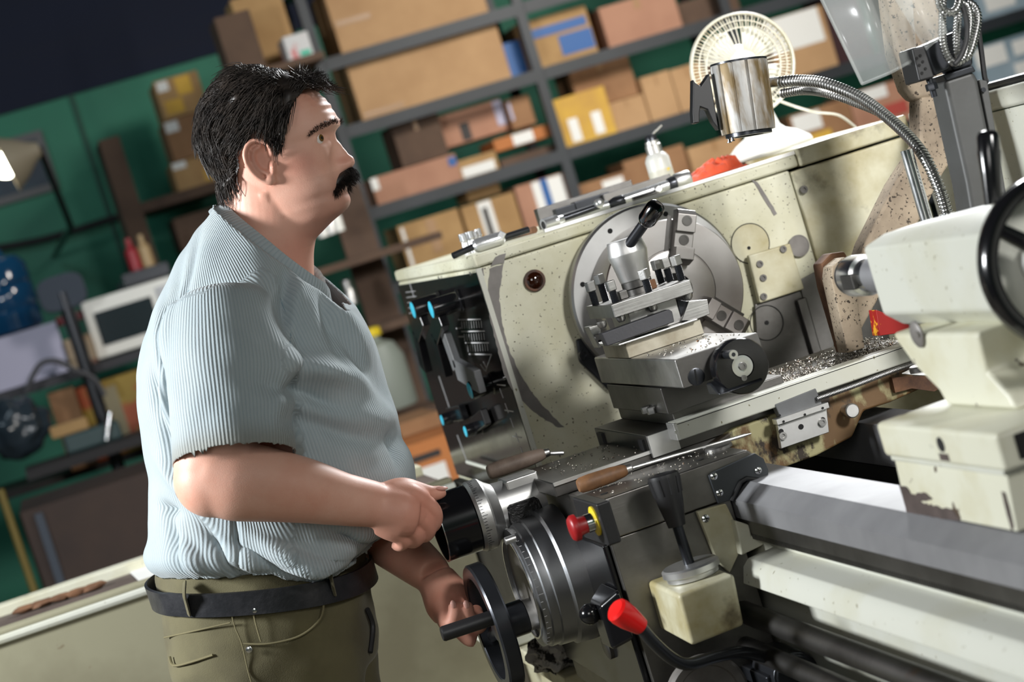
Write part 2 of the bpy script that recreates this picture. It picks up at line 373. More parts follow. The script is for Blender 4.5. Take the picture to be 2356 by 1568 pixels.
# front way: flat on top, V ridge, slope, vertical ground face (X,Z)
bedprof(L,'front_way',[(.873,.967),(.938,.9665),(.945,.955),(.945,.90),(.859,.90),(.859,.920),(.8445,.920),(.8445,.948)],1.0,3.6,M_['steely'],0)
bedprof(L,'rear_way',[(1.12,.967),(1.19,.967),(1.19,.90),(1.12,.90)],1.0,3.6,M_['steely'],.0015)
bedprof(L,'bed_casting',[(.859,.8995),(.94,.8995),(.94,.60),(.859,.60)],1.0,3.6,M_['creamclean'],.003)
bedprof(L,'bed_casting_rear',[(1.125,.8995),(1.185,.8995),(1.185,.60),(1.125,.60)],1.0,3.6,M_['creamclean'],.003)
bedprof(L,'bed_floor',[(.94,.72),(1.125,.72),(1.125,.68),(.94,.68)],1.0,3.6,M_['steeldark'],.003)
for nm_,x0_,x1_ in (('bed_shade_liner',.9405,.944),('bed_shade_liner',1.1205,1.1245)):  # near-black liners added as painted shade in the gap between the ways
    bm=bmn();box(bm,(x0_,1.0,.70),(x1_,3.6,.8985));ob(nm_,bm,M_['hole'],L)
# rack under the front way: bar plus teeth
bm=bmn();box(bm,(.847,1.0,.899),(.8588,3.5,.9195));rk=ob('rack',bm,M_['steeldark'],L)
bm=bmn()
y=1.6
while y<2.83: box(bm,(.847,y,.891),(.8585,y+.0032,.8992)); y+=.0062
ob('rack_teeth',bm,M_['steeldark'],rk,kind='stuff')
# white guard rail (ledge) over the feed shafts
bedprof(L,'shaft_guard',[(.859,.880),(.818,.877),(.808,.868),(.801,.845),(.805,.844),(.812,.865),(.819,.872),(.859,.875)],1.0,2.76,M_['creamclean'],.002)
e=pZ(2275,1455,.8625);e2=pZ(2356,1420,.8635)
bm=bmn();box(bm,(.822,1.905,.870),(.858,1.909,.8805));ob('guard_joint',bm,M_['hole'],L)
# feed rod, lead screw and start shaft
for nm,x,z,r,m in (('feed_rod',.800,.742,.0145,'steeldark'),('lead_screw',.812,.79,.016,'steeldark'),('start_shaft',.765,.690,.0165,'gun')):
    bm=bmn();cyl(bm,(x,1.0,z),(x,3.6,z),r,n=28);ob(nm,bm,M_[m],L)
bm=bmn();box(bm,(.86,1.0,.30),(1.18,3.6,.60));ob('bed_base',bm,M_['graypaint'],L,bev=.01)
bm=bmn();box(bm,(.83,1.0,.58),(.858,2.8,.71));ob('bed_side_cover',bm,M_['steeldark'],L,bev=.004)
# ---- splash guard at the back, running towards the camera
XS=1.56
bm=bmn();box(bm,(XS,1.2,.75),(XS+.006,YH-.012,1.352));sp=ob('splash_guard',bm,M_['creamclean'],L,bev=.001)
bm=bmn();box(bm,(XS-.004,1.2,1.353),(XS+.03,YH-.012,1.388));ob('splash_guard_lip',bm,M_['creamclean'],sp,bev=.008,seg=3)
bm=bmn();tube(bm,[(XS+.012,1.2,1.393),(XS+.012,YH-.02,1.393)],.008,8);ob('rubber_seal',bm,M_['gun'],sp)
# floor of the chip tray
bm=bmn();box(bm,(.95,1.1,.66),(XS,YH-.01,.68));ob('chip_tray',bm,M_['steeldark'],L,bev=.003)

# ================================================================= CHUCK
K=thing('lathe_chuck','round steel three-jaw chuck on the cream headstock','chuck',(AX,3.47,AZ-.155))
ya=(0,-1,0)
bm=bmn();lathe(bm,(AX,YH-.003,AZ),ya,[(0,.150),(.012,.155),(.030,.155),(.034,.151),(.034,.06)],96);bp=ob('back_plate',bm,M_['backplate'],K,ang=30)
for a in range(8):
    t=math.radians(22+45*a);bm=bmn();lathe(bm,(AX+.136*math.cos(t),YH-.0372,AZ+.136*math.sin(t)),ya,[(0,.0045),(.0006,.0045)],16);ob('screw_hole',bm,M_['hole'],bp)
bm=bmn();lathe(bm,(AX,YH-.037,AZ),ya,[(0,.112),(.002,.1215),(.096,.1215),(.099,.1195),(.099,.0715),(.0975,.0705),(.0975,.0695),(.1005,.069),(.1015,.067),(.1015,.030),(.06,.028),(.06,0)],96);cb=ob('chuck_body',bm,M_['chuckface'],K,ang=30)
YC=YH-.037-.099
for k,a in enumerate((67,-47,187)):
    t=math.radians(a);R=Matrix.Translation((AX,YC,AZ))@Matrix.Rotation(-t,4,'Y')   # local +x = outward
    bm=bmn()
    prof=[(.044,.0),(.044,-.012),(.052,-.036),(.072,-.036),(.072,-.022),(.098,-.022),(.098,-.030),(.128,-.030),(.136,-.022),(.136,0)]
    w=.0165
    prism(bm,[V((x,y,-w)) for x,y in prof],(0,0,2*w))
    for v in bm.verts: v.co=R@v.co
    jw=ob('jaw',bm,M_['chuckface'],K,bev=.0015)
    for x,y in ((.117,-.0302),(.085,-.0222)):
        bm=bmn();ring(bm,V((0,0,0)),(0,-1,0),.0058,.0088,0,.0012,20);lathe(bm,V((0,0,0)),(0,-1,0),[(0,.0058),(.0006,.0058)],20)
        for v in bm.verts: v.co=R@(v.co+V((x,y,0)))
        ob('jaw_screw',bm,M_['steeldark'],jw)
    bm=bmn();prism(bm,[V((.02,.0006,-.004)),V((.125,.0006,-.004)),V((.125,.0006,.004)),V((.02,.0006,.004))],(0,-.0018,0))
    for v in bm.verts: v.co=R@(v.co+V((0,0,.022)))
    ob('jaw_slot',bm,M_['steeldark'],cb)
bm=bmn();lathe(bm,(AX,YC-.0005,AZ),ya,[(0,.029),(.0008,.029)],32);ob('spindle_bore',bm,M_['hole'],cb)
# ================================================================= CARRIAGE
YW=2.835; XA=.653; ZC=1.009
C=thing('lathe_carriage','dark ground-steel lathe carriage with two handwheels at the worker\'s hands','carriage',(.78,3.1,.62))
def pp(pts,Y): return [pY(x,y,Y) for x,y in pts]
bm=bmn();prism(bm,[V((x,YW,z)) for x,z in ((XA,.951),(XA,ZC),(.886,ZC),(.906,.986),(.906,.970),(.874,.9705),(.848,.951))],(0,.53,0));sd=ob('saddle',bm,M_['steelbrown'],C,bev=.0025)
bm=bmn();box(bm,(XA+.002,YW+.001,.66),(.842,3.36,.9505));ap=ob('apron',bm,M_['steelbrown'],C,bev=.002)
bm=bmn();box(bm,(XA-.008,YW+.012,.70),(XA+.001,3.35,.945));ob('apron_front_cover',bm,M_['black'],C,bev=.003)
# flaking bridge of the saddle behind
bm=bmn();prism(bm,pp([(1560,1075),(1690,985),(2172,812),(2178,868),(2050,925),(1988,945),(1962,1005),(1880,1048),(1805,1075),(1740,1075),(1640,1090)],2.975),(0,.26,0));br=ob('saddle_bridge',bm,M_['rustpaint'],C,bev=.004)
bm=bmn();prism(bm,pp([(2052,868),(2175,862),(2176,884),(2150,900),(2098,893),(2060,903)],2.965),(0,.0095,0));ob('orange_brown_patch',bm,M_['rust'],br)
bm=bmn();box(bm,(1.28,2.98,.99),(1.38,3.2,1.042));ob('bridge_end_block',bm,M_['steeldark'],br,bev=.003)
# raised cross ways
bm=bmn();box(bm,(.634,2.995,ZC),(1.27,3.235,1.031));cw=ob('cross_ways',bm,M_['steeldark'],C,bev=.002)
bm=bmn();box(bm,(.635,2.990,1.0265),(.80,2.996,1.0315));ob('scale_edge',bm,M_['satin'],cw)
# cross slide
bm=bmn();box(bm,(.790,2.99,1.018),(1.262,3.29,1.0545));cs=ob('cross_slide',bm,M_['steeldark'],C,bev=.002)
bm=bmn();box(bm,(.7905,2.984,1.020),(.835,2.9905,1.0535));ob('slide_end_face',bm,M_['satin'],cs)
for y0,y1 in ((3.005,3.03),(3.24,3.27)):
    bm=bmn();box(bm,(.786,y0,1.022),(.791,y1,1.048));ob('wiper',bm,M_['rubber'],cs)
a=pY(1545,972,2.955);b=pY(2102,775,2.955)
bm=bmn();box(bm,(.824,2.948,1.037),(1.232,2.984,1.0645));rail=ob('scale_housing',bm,M_['creamclean'],C,bev=.003)
bm=bmn();box(bm,(.8235,2.9465,1.0375),(.829,2.984,1.064));ob('housing_end_cap',bm,M_['satin'],rail,bev=.001)
socket_screw(rail,pY(1556,993,2.9465),(0,-1,0),.003,.002,'satin')
bm=bmn();box(bm,(.83,2.9475,1.0605),(1.228,2.9482,1.0615));ob('housing_groove',bm,M_['hole'],rail)
# reading head with slotted bracket
P=pp([(1784,930),(1877,893),(1892,930),(1800,967)],2.945);bm=bmn();prism(bm,P,(0,.02,0));rh=ob('reading_head',bm,M_['graypaint'],C,bev=.001)
P=pp([(1786,965),(1905,925),(1908,937),(1790,977)],2.935);bm=bmn();prism(bm,P,(0,.02,0));ob('bracket_flange',bm,M_['satin'],rh)
P=pp([(1790,978),(1902,938),(1908,994),(1798,1032)],2.945);bm=bmn();prism(bm,P,(0,.012,0));bq=ob('slotted_bracket',bm,M_['satin'],rh,bev=.001)
for x,y in ((1843,981),(1797,992),(1893,965)):
    bm=bmn();c=pY(x,y,2.9445);lathe(bm,c,(0,-1,0),[(0,.004),(.0008,.004)],14,sx=1);o=ob('bracket_slot',bm,M_['hole'],bq)
for x,y in ((1800,1002),(1891,971)): socket_screw(bq,pY(x,y,2.9445),(0,-1,0),.006,.004,'steel')
for x,y in ((1794,955),(1880,920),(1803,969),(1852,953),(1893,938)):
    bm=bmn();lathe(bm,pY(x,y,2.934 if y>945 or x>1890 else 2.9445),(0,-1,0),[(0,.0018),(.0005,.0018)],10);ob('bracket_hole',bm,M_['hole'],rh)
c=pY(1945,943,2.975);bm=bmn();lathe(bm,c,(0,-1,0),[(0,.0085),(.02,.0085),(.0205,.011),(.028,.011),(.0295,.0095)],28);ob('thumb_screw',bm,M_['satin'],C,ang=30)
# armoured cable under the rail
bm=bmn();ribtube(bm,crom([pY(1880,917,2.94),pY(1960,889,2.94),pY(2060,851,2.94),pY(2150,822,2.95)],10),.0042,.0022,10,.25);ob('armoured_cable',bm,M_['steel'],C)
bm=bmn();c=pZ(2128,850,1.043);ring(bm,c,(0,0,1),.008,.0165,0,.004,30);lathe(bm,c,(0,0,1),[(0,.008),(.002,.008)],20);kb=ob('white_scale_label',bm,M_['white'],C)
bm=bmn();lathe(bm,c,(0,0,1),[(0,.0215),(.007,.0215),(.009,.020)],36);ob('adjuster_knob',bm,M_['steeldark'],C)
P=[pZ(x,y,1.0425) for x,y in ((2075,860),(2160,818),(2180,866))];bm=bmn();prism(bm,P,(0,0,.001));ob('white_label_plate',bm,M_['white'],C)
# wiper plate round the V way
P=pp([(1631,1094),(1641,1086),(1737,1042),(1757,1054),(1768,1080),(1768,1104),(1716,1099),(1702,1106),(1682,1150),(1653,1158)],YW-.007);bm=bmn();prism(bm,P,(0,.0068,0));wp=ob('way_wiper_plate',bm,M_['graypaint'],C,bev=.001)
wp.data.materials[0]=mat('dark_wiper_plate',srgb(58,62,66),.45)
bm=bmn();tube(bm,pp([(1684,1152),(1704,1108),(1717,1100),(1766,1106)],YW-.009),.0035,8);ob('wiper_lip',bm,M_['rubber'],wp)
def cross_screw(par,c,d,r):
    bm=bmn();lathe(bm,c,d,[(0,r),(r*.3,r*.95),(r*.55,r*.5),(r*.6,0)],20);s=ob('cross_head_screw',bm,M_['chrome'],par)
    x,y,z=frame(d);bm=bmn()
    for q in (x,y):
        a=c+z*(r*.57);w=(x if q is y else y)*r*.12
        prism(bm,[a-q*r*.6-w,a+q*r*.6-w,a+q*r*.6+w,a-q*r*.6+w],z*(r*.1))
    ob('screw_slot',bm,M_['hole'],s)
for x,y in ((1642,1095),(1744,1082),(1655,1133)): cross_screw(wp,pY(x,y,YW-.0072),(0,-1,0),.0055)
# cream gib covers right of the apron
bm=bmn();prism(bm,pp([(1604,1176),(1671,1158),(1693,1203),(1706,1262),(1680,1318),(1650,1290)],YW-.012),(0,.0115,0));gc=ob('gib_cover',bm,M_['creamdirty'],C,bev=.002)
bm=bmn();prism(bm,pp([(1690,1196),(1724,1206),(1730,1232),(1764,1222),(1780,1242),(1706,1278),(1698,1230)],YW-.03),(0,.035,0));ob('gib_cover',bm,M_['creamchip'],C,bev=.003)
cross_screw(gc,pY(1623,1192,YW-.0122),(0,-1,0),.006)
# lever box on the apron with disc and black-grip lever
LB=(.690,2.693,.803);
bm=bmn();hexa(bm,[V(p) for p in ((.688,2.697,.802),(.768,2.697,.804),(.768,2.84,.806),(.688,2.84,.806),(.690,2.693,.875),(.774,2.693,.877),(.774,2.84,.879),(.690,2.84,.878))]);lb=ob('lever_box',bm,M_['creamdirty'],C,bev=.006,seg=3)
bx=pZ(1597,1325,.889);dsc=V((.737,2.765,.878));
bm=bmn();lathe(bm,dsc,(0,0,1),[(0,.037),(.006,.037),(.008,.041),(.016,.041),(.0185,.038)],44);lv=ob('half_nut_lever',bm,M_['satin'],C,ang=30)
lt=pY(1522,1082,2.775)
q0=dsc+V((0,0,.016));q1=pY(1556,1203,2.77);dr=(lt-q1).normalized()
bm=bmn();cyl(bm,q0,q1+dr*.01,.0075,n=20);ob('lever_rod',bm,M_['gun'],lv)
ln=(lt-q1).length
bm=bmn();lathe(bm,q1-dr*.004,dr,[(0,.0125),(.006,.0135),(ln*.45,.0185),(ln*.9,.0225),(ln*.97,.022),(ln,.019),(ln+.0005,.012),(ln-.002,.010),(ln-.002,0)],26);gr=ob('lever_grip',bm,M_['blackm'],lv)
x,y,z=frame(dr)
bm=bmn()
for k in range(10):
    a=2*PI*k/10;o=x*math.cos(a)+y*math.sin(a)
    tube(bm,[q1+dr*(ln*.55)+o*.0195,q1+dr*(ln*.86)+o*.0218],.0016,5)
ob('grip_flutes',bm,M_['blackm'],gr,kind='stuff')
# start/stop lever with red knob
pts=crom([pY(1470,1437,2.62),pY(1505,1478,2.63),pY(1548,1515,2.65),pY(1585,1527,2.66),pY(1640,1512,2.68),pY(1700,1500,2.70),pY(1750,1508,2.72),pY(1800,1525,2.74)],8)
bm=bmn();tube(bm,pts,.0085,12);sl=ob('start_lever',bm,M_['gun'],C)
k0=pY(1470,1437,2.62);k1=pY(1416,1400,2.61);dr=(k1-k0).normalized();ln=(k1-k0).length
bm=bmn();lathe(bm,k0-dr*.004,dr,[(0,.0115),(.004,.0125),(ln*.55,.0165),(ln*.9,.0175),(ln+.002,.0165),(ln+.005,.013),(ln+.006,0)],30);ob('red_knob',bm,M_['red'],sl)
c=pY(1815,1545,2.75);bm=bmn();lathe(bm,c+V((0,.06,0)),(0,-1,0),[(0,.034),(.09,.034),(.095,.03)],28);box(bm,(c.x-.04,c.y-.02,c.z-.08),(c.x+.02,c.y+.09,c.z+.01));ob('lever_bracket',bm,M_['gun'],sl,bev=.004)
c=pY(1625,1600,2.80);bm=bmn();lathe(bm,c,(0,-1,0),[(0,.060),(.012,.060),(.016,.056),(.016,.046),(.012,.044),(.012,.020),(.018,.018),(.018,0)],48);ob('round_gear_cover',bm,M_['worn'],C,ang=30)
c=pY(1366,1535,2.9);bm=bmn();lathe(bm,(XA-.0075,3.0,c.z),(-1,0,0),[(0,.02),(.006,.02),(.008,.016)],24);ob('plug',bm,M_['steeldark'],C)
# ---- cross-slide handwheel (axis along -X)
YX=3.148;ZX=1.000;HX=.474
cw2=bmn();lathe(cw2,(.643,YX,ZX),(-1,0,0),[(0,.040),(.06,.040),(.072,.041),(.080,.046),(.0885,.054)],48);hb=ob('screw_bearing',cw2,M_['satin'],C,ang=25)
bm=bmn();box(bm,(.59,YX-.030,ZX+.02),(.643,YX+.030,ZX+.0405));ob('bearing_flat',bm,M_['satin'],hb,bev=.003)
bm=bmn();prism(bm,pp([(1164,1168),(1172,1160),(1229,1141),(1240,1146),(1257,1186),(1252,1195),(1188,1219),(1178,1215)],YX-.0405),(0,.008,0));wb=ob('black_window',bm,mat('black_grease',(.008,.008,.008),.35,bump=(200,.8)),hb,bev=.002)
bm=bmn();lathe(bm,(.643-.0885,YX,ZX),(-1,0,0),[(0,.0545),(.003,.056),(.019,.056),(.024,.0535)],64);dl=ob('graduated_dial',bm,M_['satin'],C,ang=25)
bm=bmn()
for k in range(72):
    a=2*PI*k/72;h=.009 if k%5==0 else .005
    p=V((.643-.0885-.0185,YX+.0562*math.cos(a),ZX+.0562*math.sin(a)));t=V((0,-math.sin(a),math.cos(a)))*.0004;n=V((0,math.cos(a),math.sin(a)))
    prism(bm,[p-t,p+V((h,0,0))-t,p+V((h,0,0))+t,p+t],n*.0002)
ob('dial_marks',bm,M_['hole'],dl,kind='stuff')
bm=bmn();lathe(bm,(.643-.1125,YX,ZX),(-1,0,0),[(0,.050),(.002,.0525),(.050,.0525),(.0555,.0525),(.0560,.0500),(.010,.0475),(.010,0)],64);wh=ob('cross_feed_handwheel',bm,M_['black'],C,ang=40)
bm=bmn();ring(bm,(.643-.1125-.0555,YX,ZX),(-1,0,0),.0497,.0527,0,.0014,64);ob('bright_rim',bm,M_['chrome'],wh)
# ---- apron handwheel and big dial
YD=3.10
bm=bmn();dc=V((.566,YD,.879))
lathe(bm,(XA-.006,YD,.879),(-1,0,0),[(0,.108),(.03,.106),(.034,.101),(.056,.100),(.058,.097),(.070,.097),(.072,.094),(.081,.0935),(.083,.088),(.083,.078),(.078,.076),(.078,.02)],80);dd=ob('apron_dial',bm,M_['steeldark'],C,ang=30)
dd.data.materials[0]=mat('grey_dial_steel',(.36,.37,.385),.40,1,brush=('Y',200,.05))
bm=bmn();ring(bm,(XA-.006-.0775,YD,.879),(-1,0,0),.077,.080,0,.0085,72);ob('dial_bright_ring',bm,M_['chrome'],dd)
bm=bmn();lathe(bm,(XA-.006-.0775,YD,.879),(-1,0,0),[(0,.0765),(.001,.0765)],64);ob('dial_face',bm,M_['worn'],dd)
bm=bmn()
for k in range(50):
    a=2*PI*k/50;p=V((XA-.006-.0805,YD+.0938*math.cos(a),.879+.0938*math.sin(a)));t=V((0,-math.sin(a),math.cos(a)))*.0005;n=V((0,math.cos(a),math.sin(a)));h=.008 if k%5==0 else .004
    prism(bm,[p-t,p+V((h,0,0))-t,p+V((h,0,0))+t,p+t],n*.0003)
ob('dial_marks',bm,M_['whiteprint'],dd,kind='stuff')
bm=bmn();lathe(bm,(.566,YD-.055,.965),(-1,0,0),[(0,.006),(.016,.006),(.017,.0045)],12);ob('dial_lock_screw',bm,M_['satin'],dd)
ZWH=.838;WX=.503
bm=bmn();lathe(bm,(.60,YD,ZWH),(-1,0,0),[(0,.024),(.045,.024),(.046,.027),(.092,.027),(.097,.022),(.097,0)],36);hu=ob('handwheel_hub',bm,M_['gun'],C)
bm=bmn();cyl(bm,(.585,YD,ZWH),(.556,YD,ZWH),.0245,n=36);ob('hub_collar',bm,M_['satin'],hu)
def rim(bm,o,R,hw,hh,n=96):   # rounded rectangular rim, axis X
    pr=[(-hw,R-hh),(-hw,R-.003),(-hw+.003,R),(hw-.003,R),(hw,R-.003),(hw,R-hh),(hw-.002,R-hh-.002),(-hw+.002,R-hh-.002)]
    rr=[[bm.verts.new((o[0]+x,o[1]+r*math.cos(2*PI*i/n),o[2]+r*math.sin(2*PI*i/n))) for i in range(n)] for x,r in pr]
    for k in range(len(pr)):
        a=rr[k];b=rr[(k+1)%len(pr)]
        for i in range(n): bm.faces.new((a[i],a[(i+1)%n],b[(i+1)%n],b[i]))
bm=bmn();rim(bm,(WX,YD,ZWH),.1015,.0125,.020);aw=ob('apron_handwheel_rim',bm,M_['gun'],C,ang=30)
for k in range(3):
    a=math.radians(100+120*k);n=V((0,math.cos(a),math.sin(a)));bm=bmn();tube(bm,[V((.515,YD,ZWH))+n*.02,V((.507,YD,ZWH))+n*.082],[.013,.010],12,sx=.6);ob('handwheel_spoke',bm,M_['gun'],aw)
g0=pY(1120,1425,YD-.075);g1=pY(1016,1462,YD-.085)
g0=V((WX-.004,YD-.078,pY(1120,1425,YD-.078).z));g1=V((pY(1018,1461,YD-.082).x,YD-.078,g0.z+.002))
bm=bmn();dr=(g1-g0).normalized();ln=(g1-g0).length;lathe(bm,g0,dr,[(0,.0085),(.002,.0115),(ln-.003,.0115),(ln,.010)],28);ob('crank_grip',bm,M_['blackm'],aw)
# ---- emergency stop on black box, black ball lever
e0=pX(1328,1212,XA-.055)
bm=bmn();box(bm,(XA-.028,e0.y-.032,e0.z-.034),(XA-.0082,e0.y+.10,e0.z+.026));eb=ob('switch_box',bm,M_['blackm'],C,bev=.003)
cE=V((XA-.028,e0.y,e0.z))
bm=bmn();lathe(bm,cE,(-1,0,0),[(0,.021),(.002,.021)],30);ob('yellow_disc',bm,M_['yellow'],eb)
bm=bmn();lathe(bm,cE,(-1,0,0),[(.002,.013),(.014,.013)],24);ob('button_collar',bm,M_['chrome'],eb)
bm=bmn();lathe(bm,cE,(-1,0,0),[(.013,.012),(.020,.0125),(.026,.014),(.027,.0185),(.033,.0185),(.037,.015),(.038,0)],36);ob('red_mushroom_button',bm,M_['reddark'],eb,ang=50)
c=pX(1357,1412,XA-.05);bm=bmn();blob(bm,c,.0155,3);bl=ob('black_ball_knob',bm,M_['black'],C)
bm=bmn();hexa(bm,[V(p) for p in ((XA-.04,c.y-.03,c.z-.055),(XA-.009,c.y-.05,c.z-.045),(XA-.009,c.y+.05,c.z-.045),(XA-.04,c.y+.03,c.z-.055),(XA-.04,c.y-.03,c.z+.012),(XA-.009,c.y-.05,c.z+.03),(XA-.009,c.y+.05,c.z+.03),(XA-.04,c.y+.03,c.z+.012))]);ob('lever_boss',bm,M_['black'],bl,bev=.006)
# knurled filler cap on the saddle
c=pZ(1640,1025,ZC);c.y=min(c.y,2.97)
bm=bmn();lathe(bm,(.875,2.93,ZC),(0,0,1),[(0,.021),(.004,.021),(.006,.019)],40);ob('filler_cap',bm,M_['steel'],C)
for x,y in ((1390,1135),(1590,1045),(1610,1057)):
    c=pZ(x,y,ZC+.0003);bm=bmn();lathe(bm,c,(0,0,1),[(0,.006),(.0005,.006)],16);ob('screw_hole',bm,M_['hole'],C)

# ================================================================= COMPOUND SLIDE + TOOL POST
Q=thing('compound_slide','grey steel compound slide with black dial wheel on the carriage','slide',(.90,3.05,1.0545))
bm=bmn();prism(bm,[V((.838,2.985,1.0545)),V((1.02,2.985,1.0545)),V((1.02,3.29,1.0545)),V((.838,3.29,1.0545))],(0,0,.022));prism(bm,[V((.826,2.965,1.0765)),V((.97,2.965,1.0765)),V((.97,3.27,1.0765)),V((.826,3.27,1.0765))],(0,0,.041));swb=ob('swivel_base',bm,M_['steeldark'],Q,bev=.002)
for y in (3.03,3.06):
    bm=bmn();hexbolt(bm,V((.822,y,1.078)),(0,0,1),.0085,.010);ob('clamp_nut',bm,M_['steel'],swb)
bm=bmn();box(bm,(.8265,2.85,1.119),(.957,3.30,1.163));top=ob('top_slide',bm,M_['steel'],Q,bev=.003)
bm=bmn();box(bm,(.827,2.8485,1.1195),(.9565,2.850,1.1625));ob('slide_end_plate',bm,M_['steeldark'],top,bev=.006)
bm=bmn();lathe(bm,pY(1602,866,2.8485),(0,-1,0),[(0,.0125),(.0015,.0125),(.002,.011)],28);gs=ob('gib_screw',bm,M_['gun'],top)
c=pY(1602,866,2.846);bm=bmn();prism(bm,[c+V((-.002,0,-.011)),c+V((0,0,-.011)),c+V((.002,0,.011)),c+V((0,0,.011))],(0,-.0008,0));ob('screw_slot',bm,M_['hole'],gs)
dcx=V((.907,2.85,1.128))
bm=bmn();lathe(bm,dcx,(0,-1,0),[(0,.034),(.012,.036),(.016,.0375),(.0165,.040),(.040,.040),(.043,.0385),(.043,.017),(.041,.016),(.041,0)],64);dw=ob('compound_dial_wheel',bm,M_['black'],Q,ang=30)
bm=bmn();lathe(bm,dcx+V((0,-.0412,0)),(0,-1,0),[(0,.0155),(.001,.0155),(.0015,.0085),(.0012,.006),(.0012,0)],40);pl=ob('hub_washer',bm,M_['chrome'],dw)
socket_screw(dw,dcx+V((0,-.0425,0)),(0,-1,0),.0055,.003,'steel')
kp=pY(1675,815,2.80);kp=V((kp.x,2.807,kp.z))
bm=bmn();lathe(bm,kp,(0,-1,0),[(0,.0062),(.018,.0062),(.0185,.0068),(.030,.0068)],20);ob('dial_handle_stub',bm,M_['gun'],dw)
bm=bmn();ring(bm,kp+V((0,-.03,0)),(0,-1,0),.003,.0066,0,.001,20);ob('stub_end',bm,M_['chrome'],dw)
socket_screw(dw,V((pY(1712,869,2.807).x,2.807,pY(1712,869,2.807).z)),(0,-1,0),.0042,.0012,'steel')
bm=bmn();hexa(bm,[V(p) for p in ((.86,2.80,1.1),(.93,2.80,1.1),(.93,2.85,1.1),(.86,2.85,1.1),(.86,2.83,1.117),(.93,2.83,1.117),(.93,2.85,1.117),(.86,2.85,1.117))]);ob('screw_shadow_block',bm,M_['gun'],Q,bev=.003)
T=thing('tool_post','square four-way steel tool post with clamp lever and bolts','tool post',(.905,3.19,1.163))
YT0,YT1=3.05,3.2
def tpx(x0,x1,y0,y1,z0,z1,name,m,par=T,bev=.0015):
    bm=bmn();box(bm,(x0,y0,z0),(x1,y1,z1));return ob(name,bm,m,par,bev=bev)
# base (light), thin shim, body core, top plate
mb=mat('stained_bright_steel',srgb(196,190,172),.42,.25,srgb(150,140,118),(18,.4,.7),srgb(92,58,28),(12,.58,.72))
tpx(.826,.953,3.085,3.22,1.1632,1.187,'base_block',mb)
tpx(.812,.945,3.07,3.215,1.1872,1.191,'shim_plate',M_['satin'])
tpx(.845,.925,3.085,3.185,1.1912,1.231,'post_core',M_['steel'])
tp=tpx(.814,.945,YT0,YT1,1.2312,1.2525,'top_plate',M_['steel'])
# tool shank bar held in the near slot and a boring holder on the right
P=pp([(1384,767),(1539,711),(1547,716),(1552,740),(1398,796)],3.062)
bm=bmn();prism(bm,P,(0,.022,0));sh=ob('tool_shank',bm,M_['graypaint'],T,bev=.0015)
sh.data.materials[0]=mat('dark_grey_shank',srgb(74,74,78),.5,.3,bump=(200,.1))
P=pp([(1354,752),(1382,745),(1384,768),(1368,770),(1384,798),(1378,800)],3.10);bm=bmn();prism(bm,P,(0,.03,0));ob('tool_shank',bm,M_['steel'],T,bev=.001)
P=pp([(1585,692),(1628,688),(1634,722),(1600,735),(1568,738)],3.075);bm=bmn();prism(bm,P,(0,.05,0));ob('cutting_tool',bm,M_['steel'],T,bev=.001)
bm=bmn();prism(bm,pp([(1557,688),(1588,694),(1600,728),(1568,738)],3.09),(0,.04,0));ob('cutting_tool',bm,M_['gun'],T,bev=.001)
for (x,y) in ((1430,737),(1503,711),(1585,690),(1385,745)):
    p=pY(x,y,3.075);bm=bmn();lathe(bm,V((p.x,p.y,1.231)),(0,0,-1),[(0,.0075),(.006,.0075),(.010,.005)],16);ob('clamp_screw_tip',bm,M_['steel'],T)
def sqbolt(x,y,Y,h,tw):     # square-head set screw standing on the plate; (x,y) pixel of head centre
    p=pY(x,y,Y);b=V((p.x,Y,1.2526));z=max(p.z,1.262)
    bm=bmn();n=int((z-.005-b.z)/.0016)
    pr=[]
    for k in range(n*2+1): pr.append((k*.0008,.0062 if k%2 else .0053))
    lathe(bm,b,(0,0,1),pr,18);s=ob('set_screw',bm,M_['gun'],T,ang=60)
    R=Matrix.Translation((b.x,b.y,0))@Matrix.Rotation(tw,4,'Z');e=.0064
    bm=bmn();hexa(bm,[R@V(q) for q in ((-e,-e,z-.006),(e,-e,z-.006),(e,e,z-.006),(-e,e,z-.006),(-e,-e,z+.010),(e,-e,z+.010),(e,e,z+.010),(-e,e,z+.010))])
    ob('square_head',bm,M_['steel'],s,bev=.0016)
    return s
for a in ((1359,662,3.15,0,.2),(1380,645,3.17,0,.5),(1406,660,3.075,0,.1),(1482,634,3.065,0,.75),(1511,612,3.175,0,.3),(1531,608,3.15,0,.1),(1556,602,3.085,0,.4)): sqbolt(*a)
tpx(.838,.852,3.075,3.10,1.2526,1.266,'stop_block',M_['steeldark'])
tpx(.888,.907,3.10,3.13,1.2526,1.267,'stop_block',M_['rust'])
# clamp handle: turned cone and lever
ct=pY(1432,545,3.12);cb_=pY(1462,640,3.12);X0=(ct.x+cb_.x)/2
bm=bmn();lathe(bm,(X0,3.12,1.2526),(0,0,1),[(0,.020),(.008,.020),(.010,.024),(.020,.024)],40);ob('post_nut',bm,M_['steeldark'],T)
bm=bmn();lathe(bm,(X0,3.12,1.2715),(0,0,1),[(0,.0225),(.003,.0245),(.030,.0285),(.044,.0315),(.046,.0315),(.066,.0275),(.0675,.0265),(.0675,0)],56);cl=ob('clamp_cone',bm,M_['satin'],T,ang=25)
l0=pY(1452,555,3.092);l1=pY(1480,508,3.06);l2=pY(1508,478,3.035);l0=l0-(l1-l0)*.2;dr=(l2-l0).normalized();ln=(l2-l0).length
bm=bmn();lathe(bm,l0,dr,[(0,.0085),(ln*.62,.0085)],24);ob('clamp_lever',bm,M_['gun'],cl)
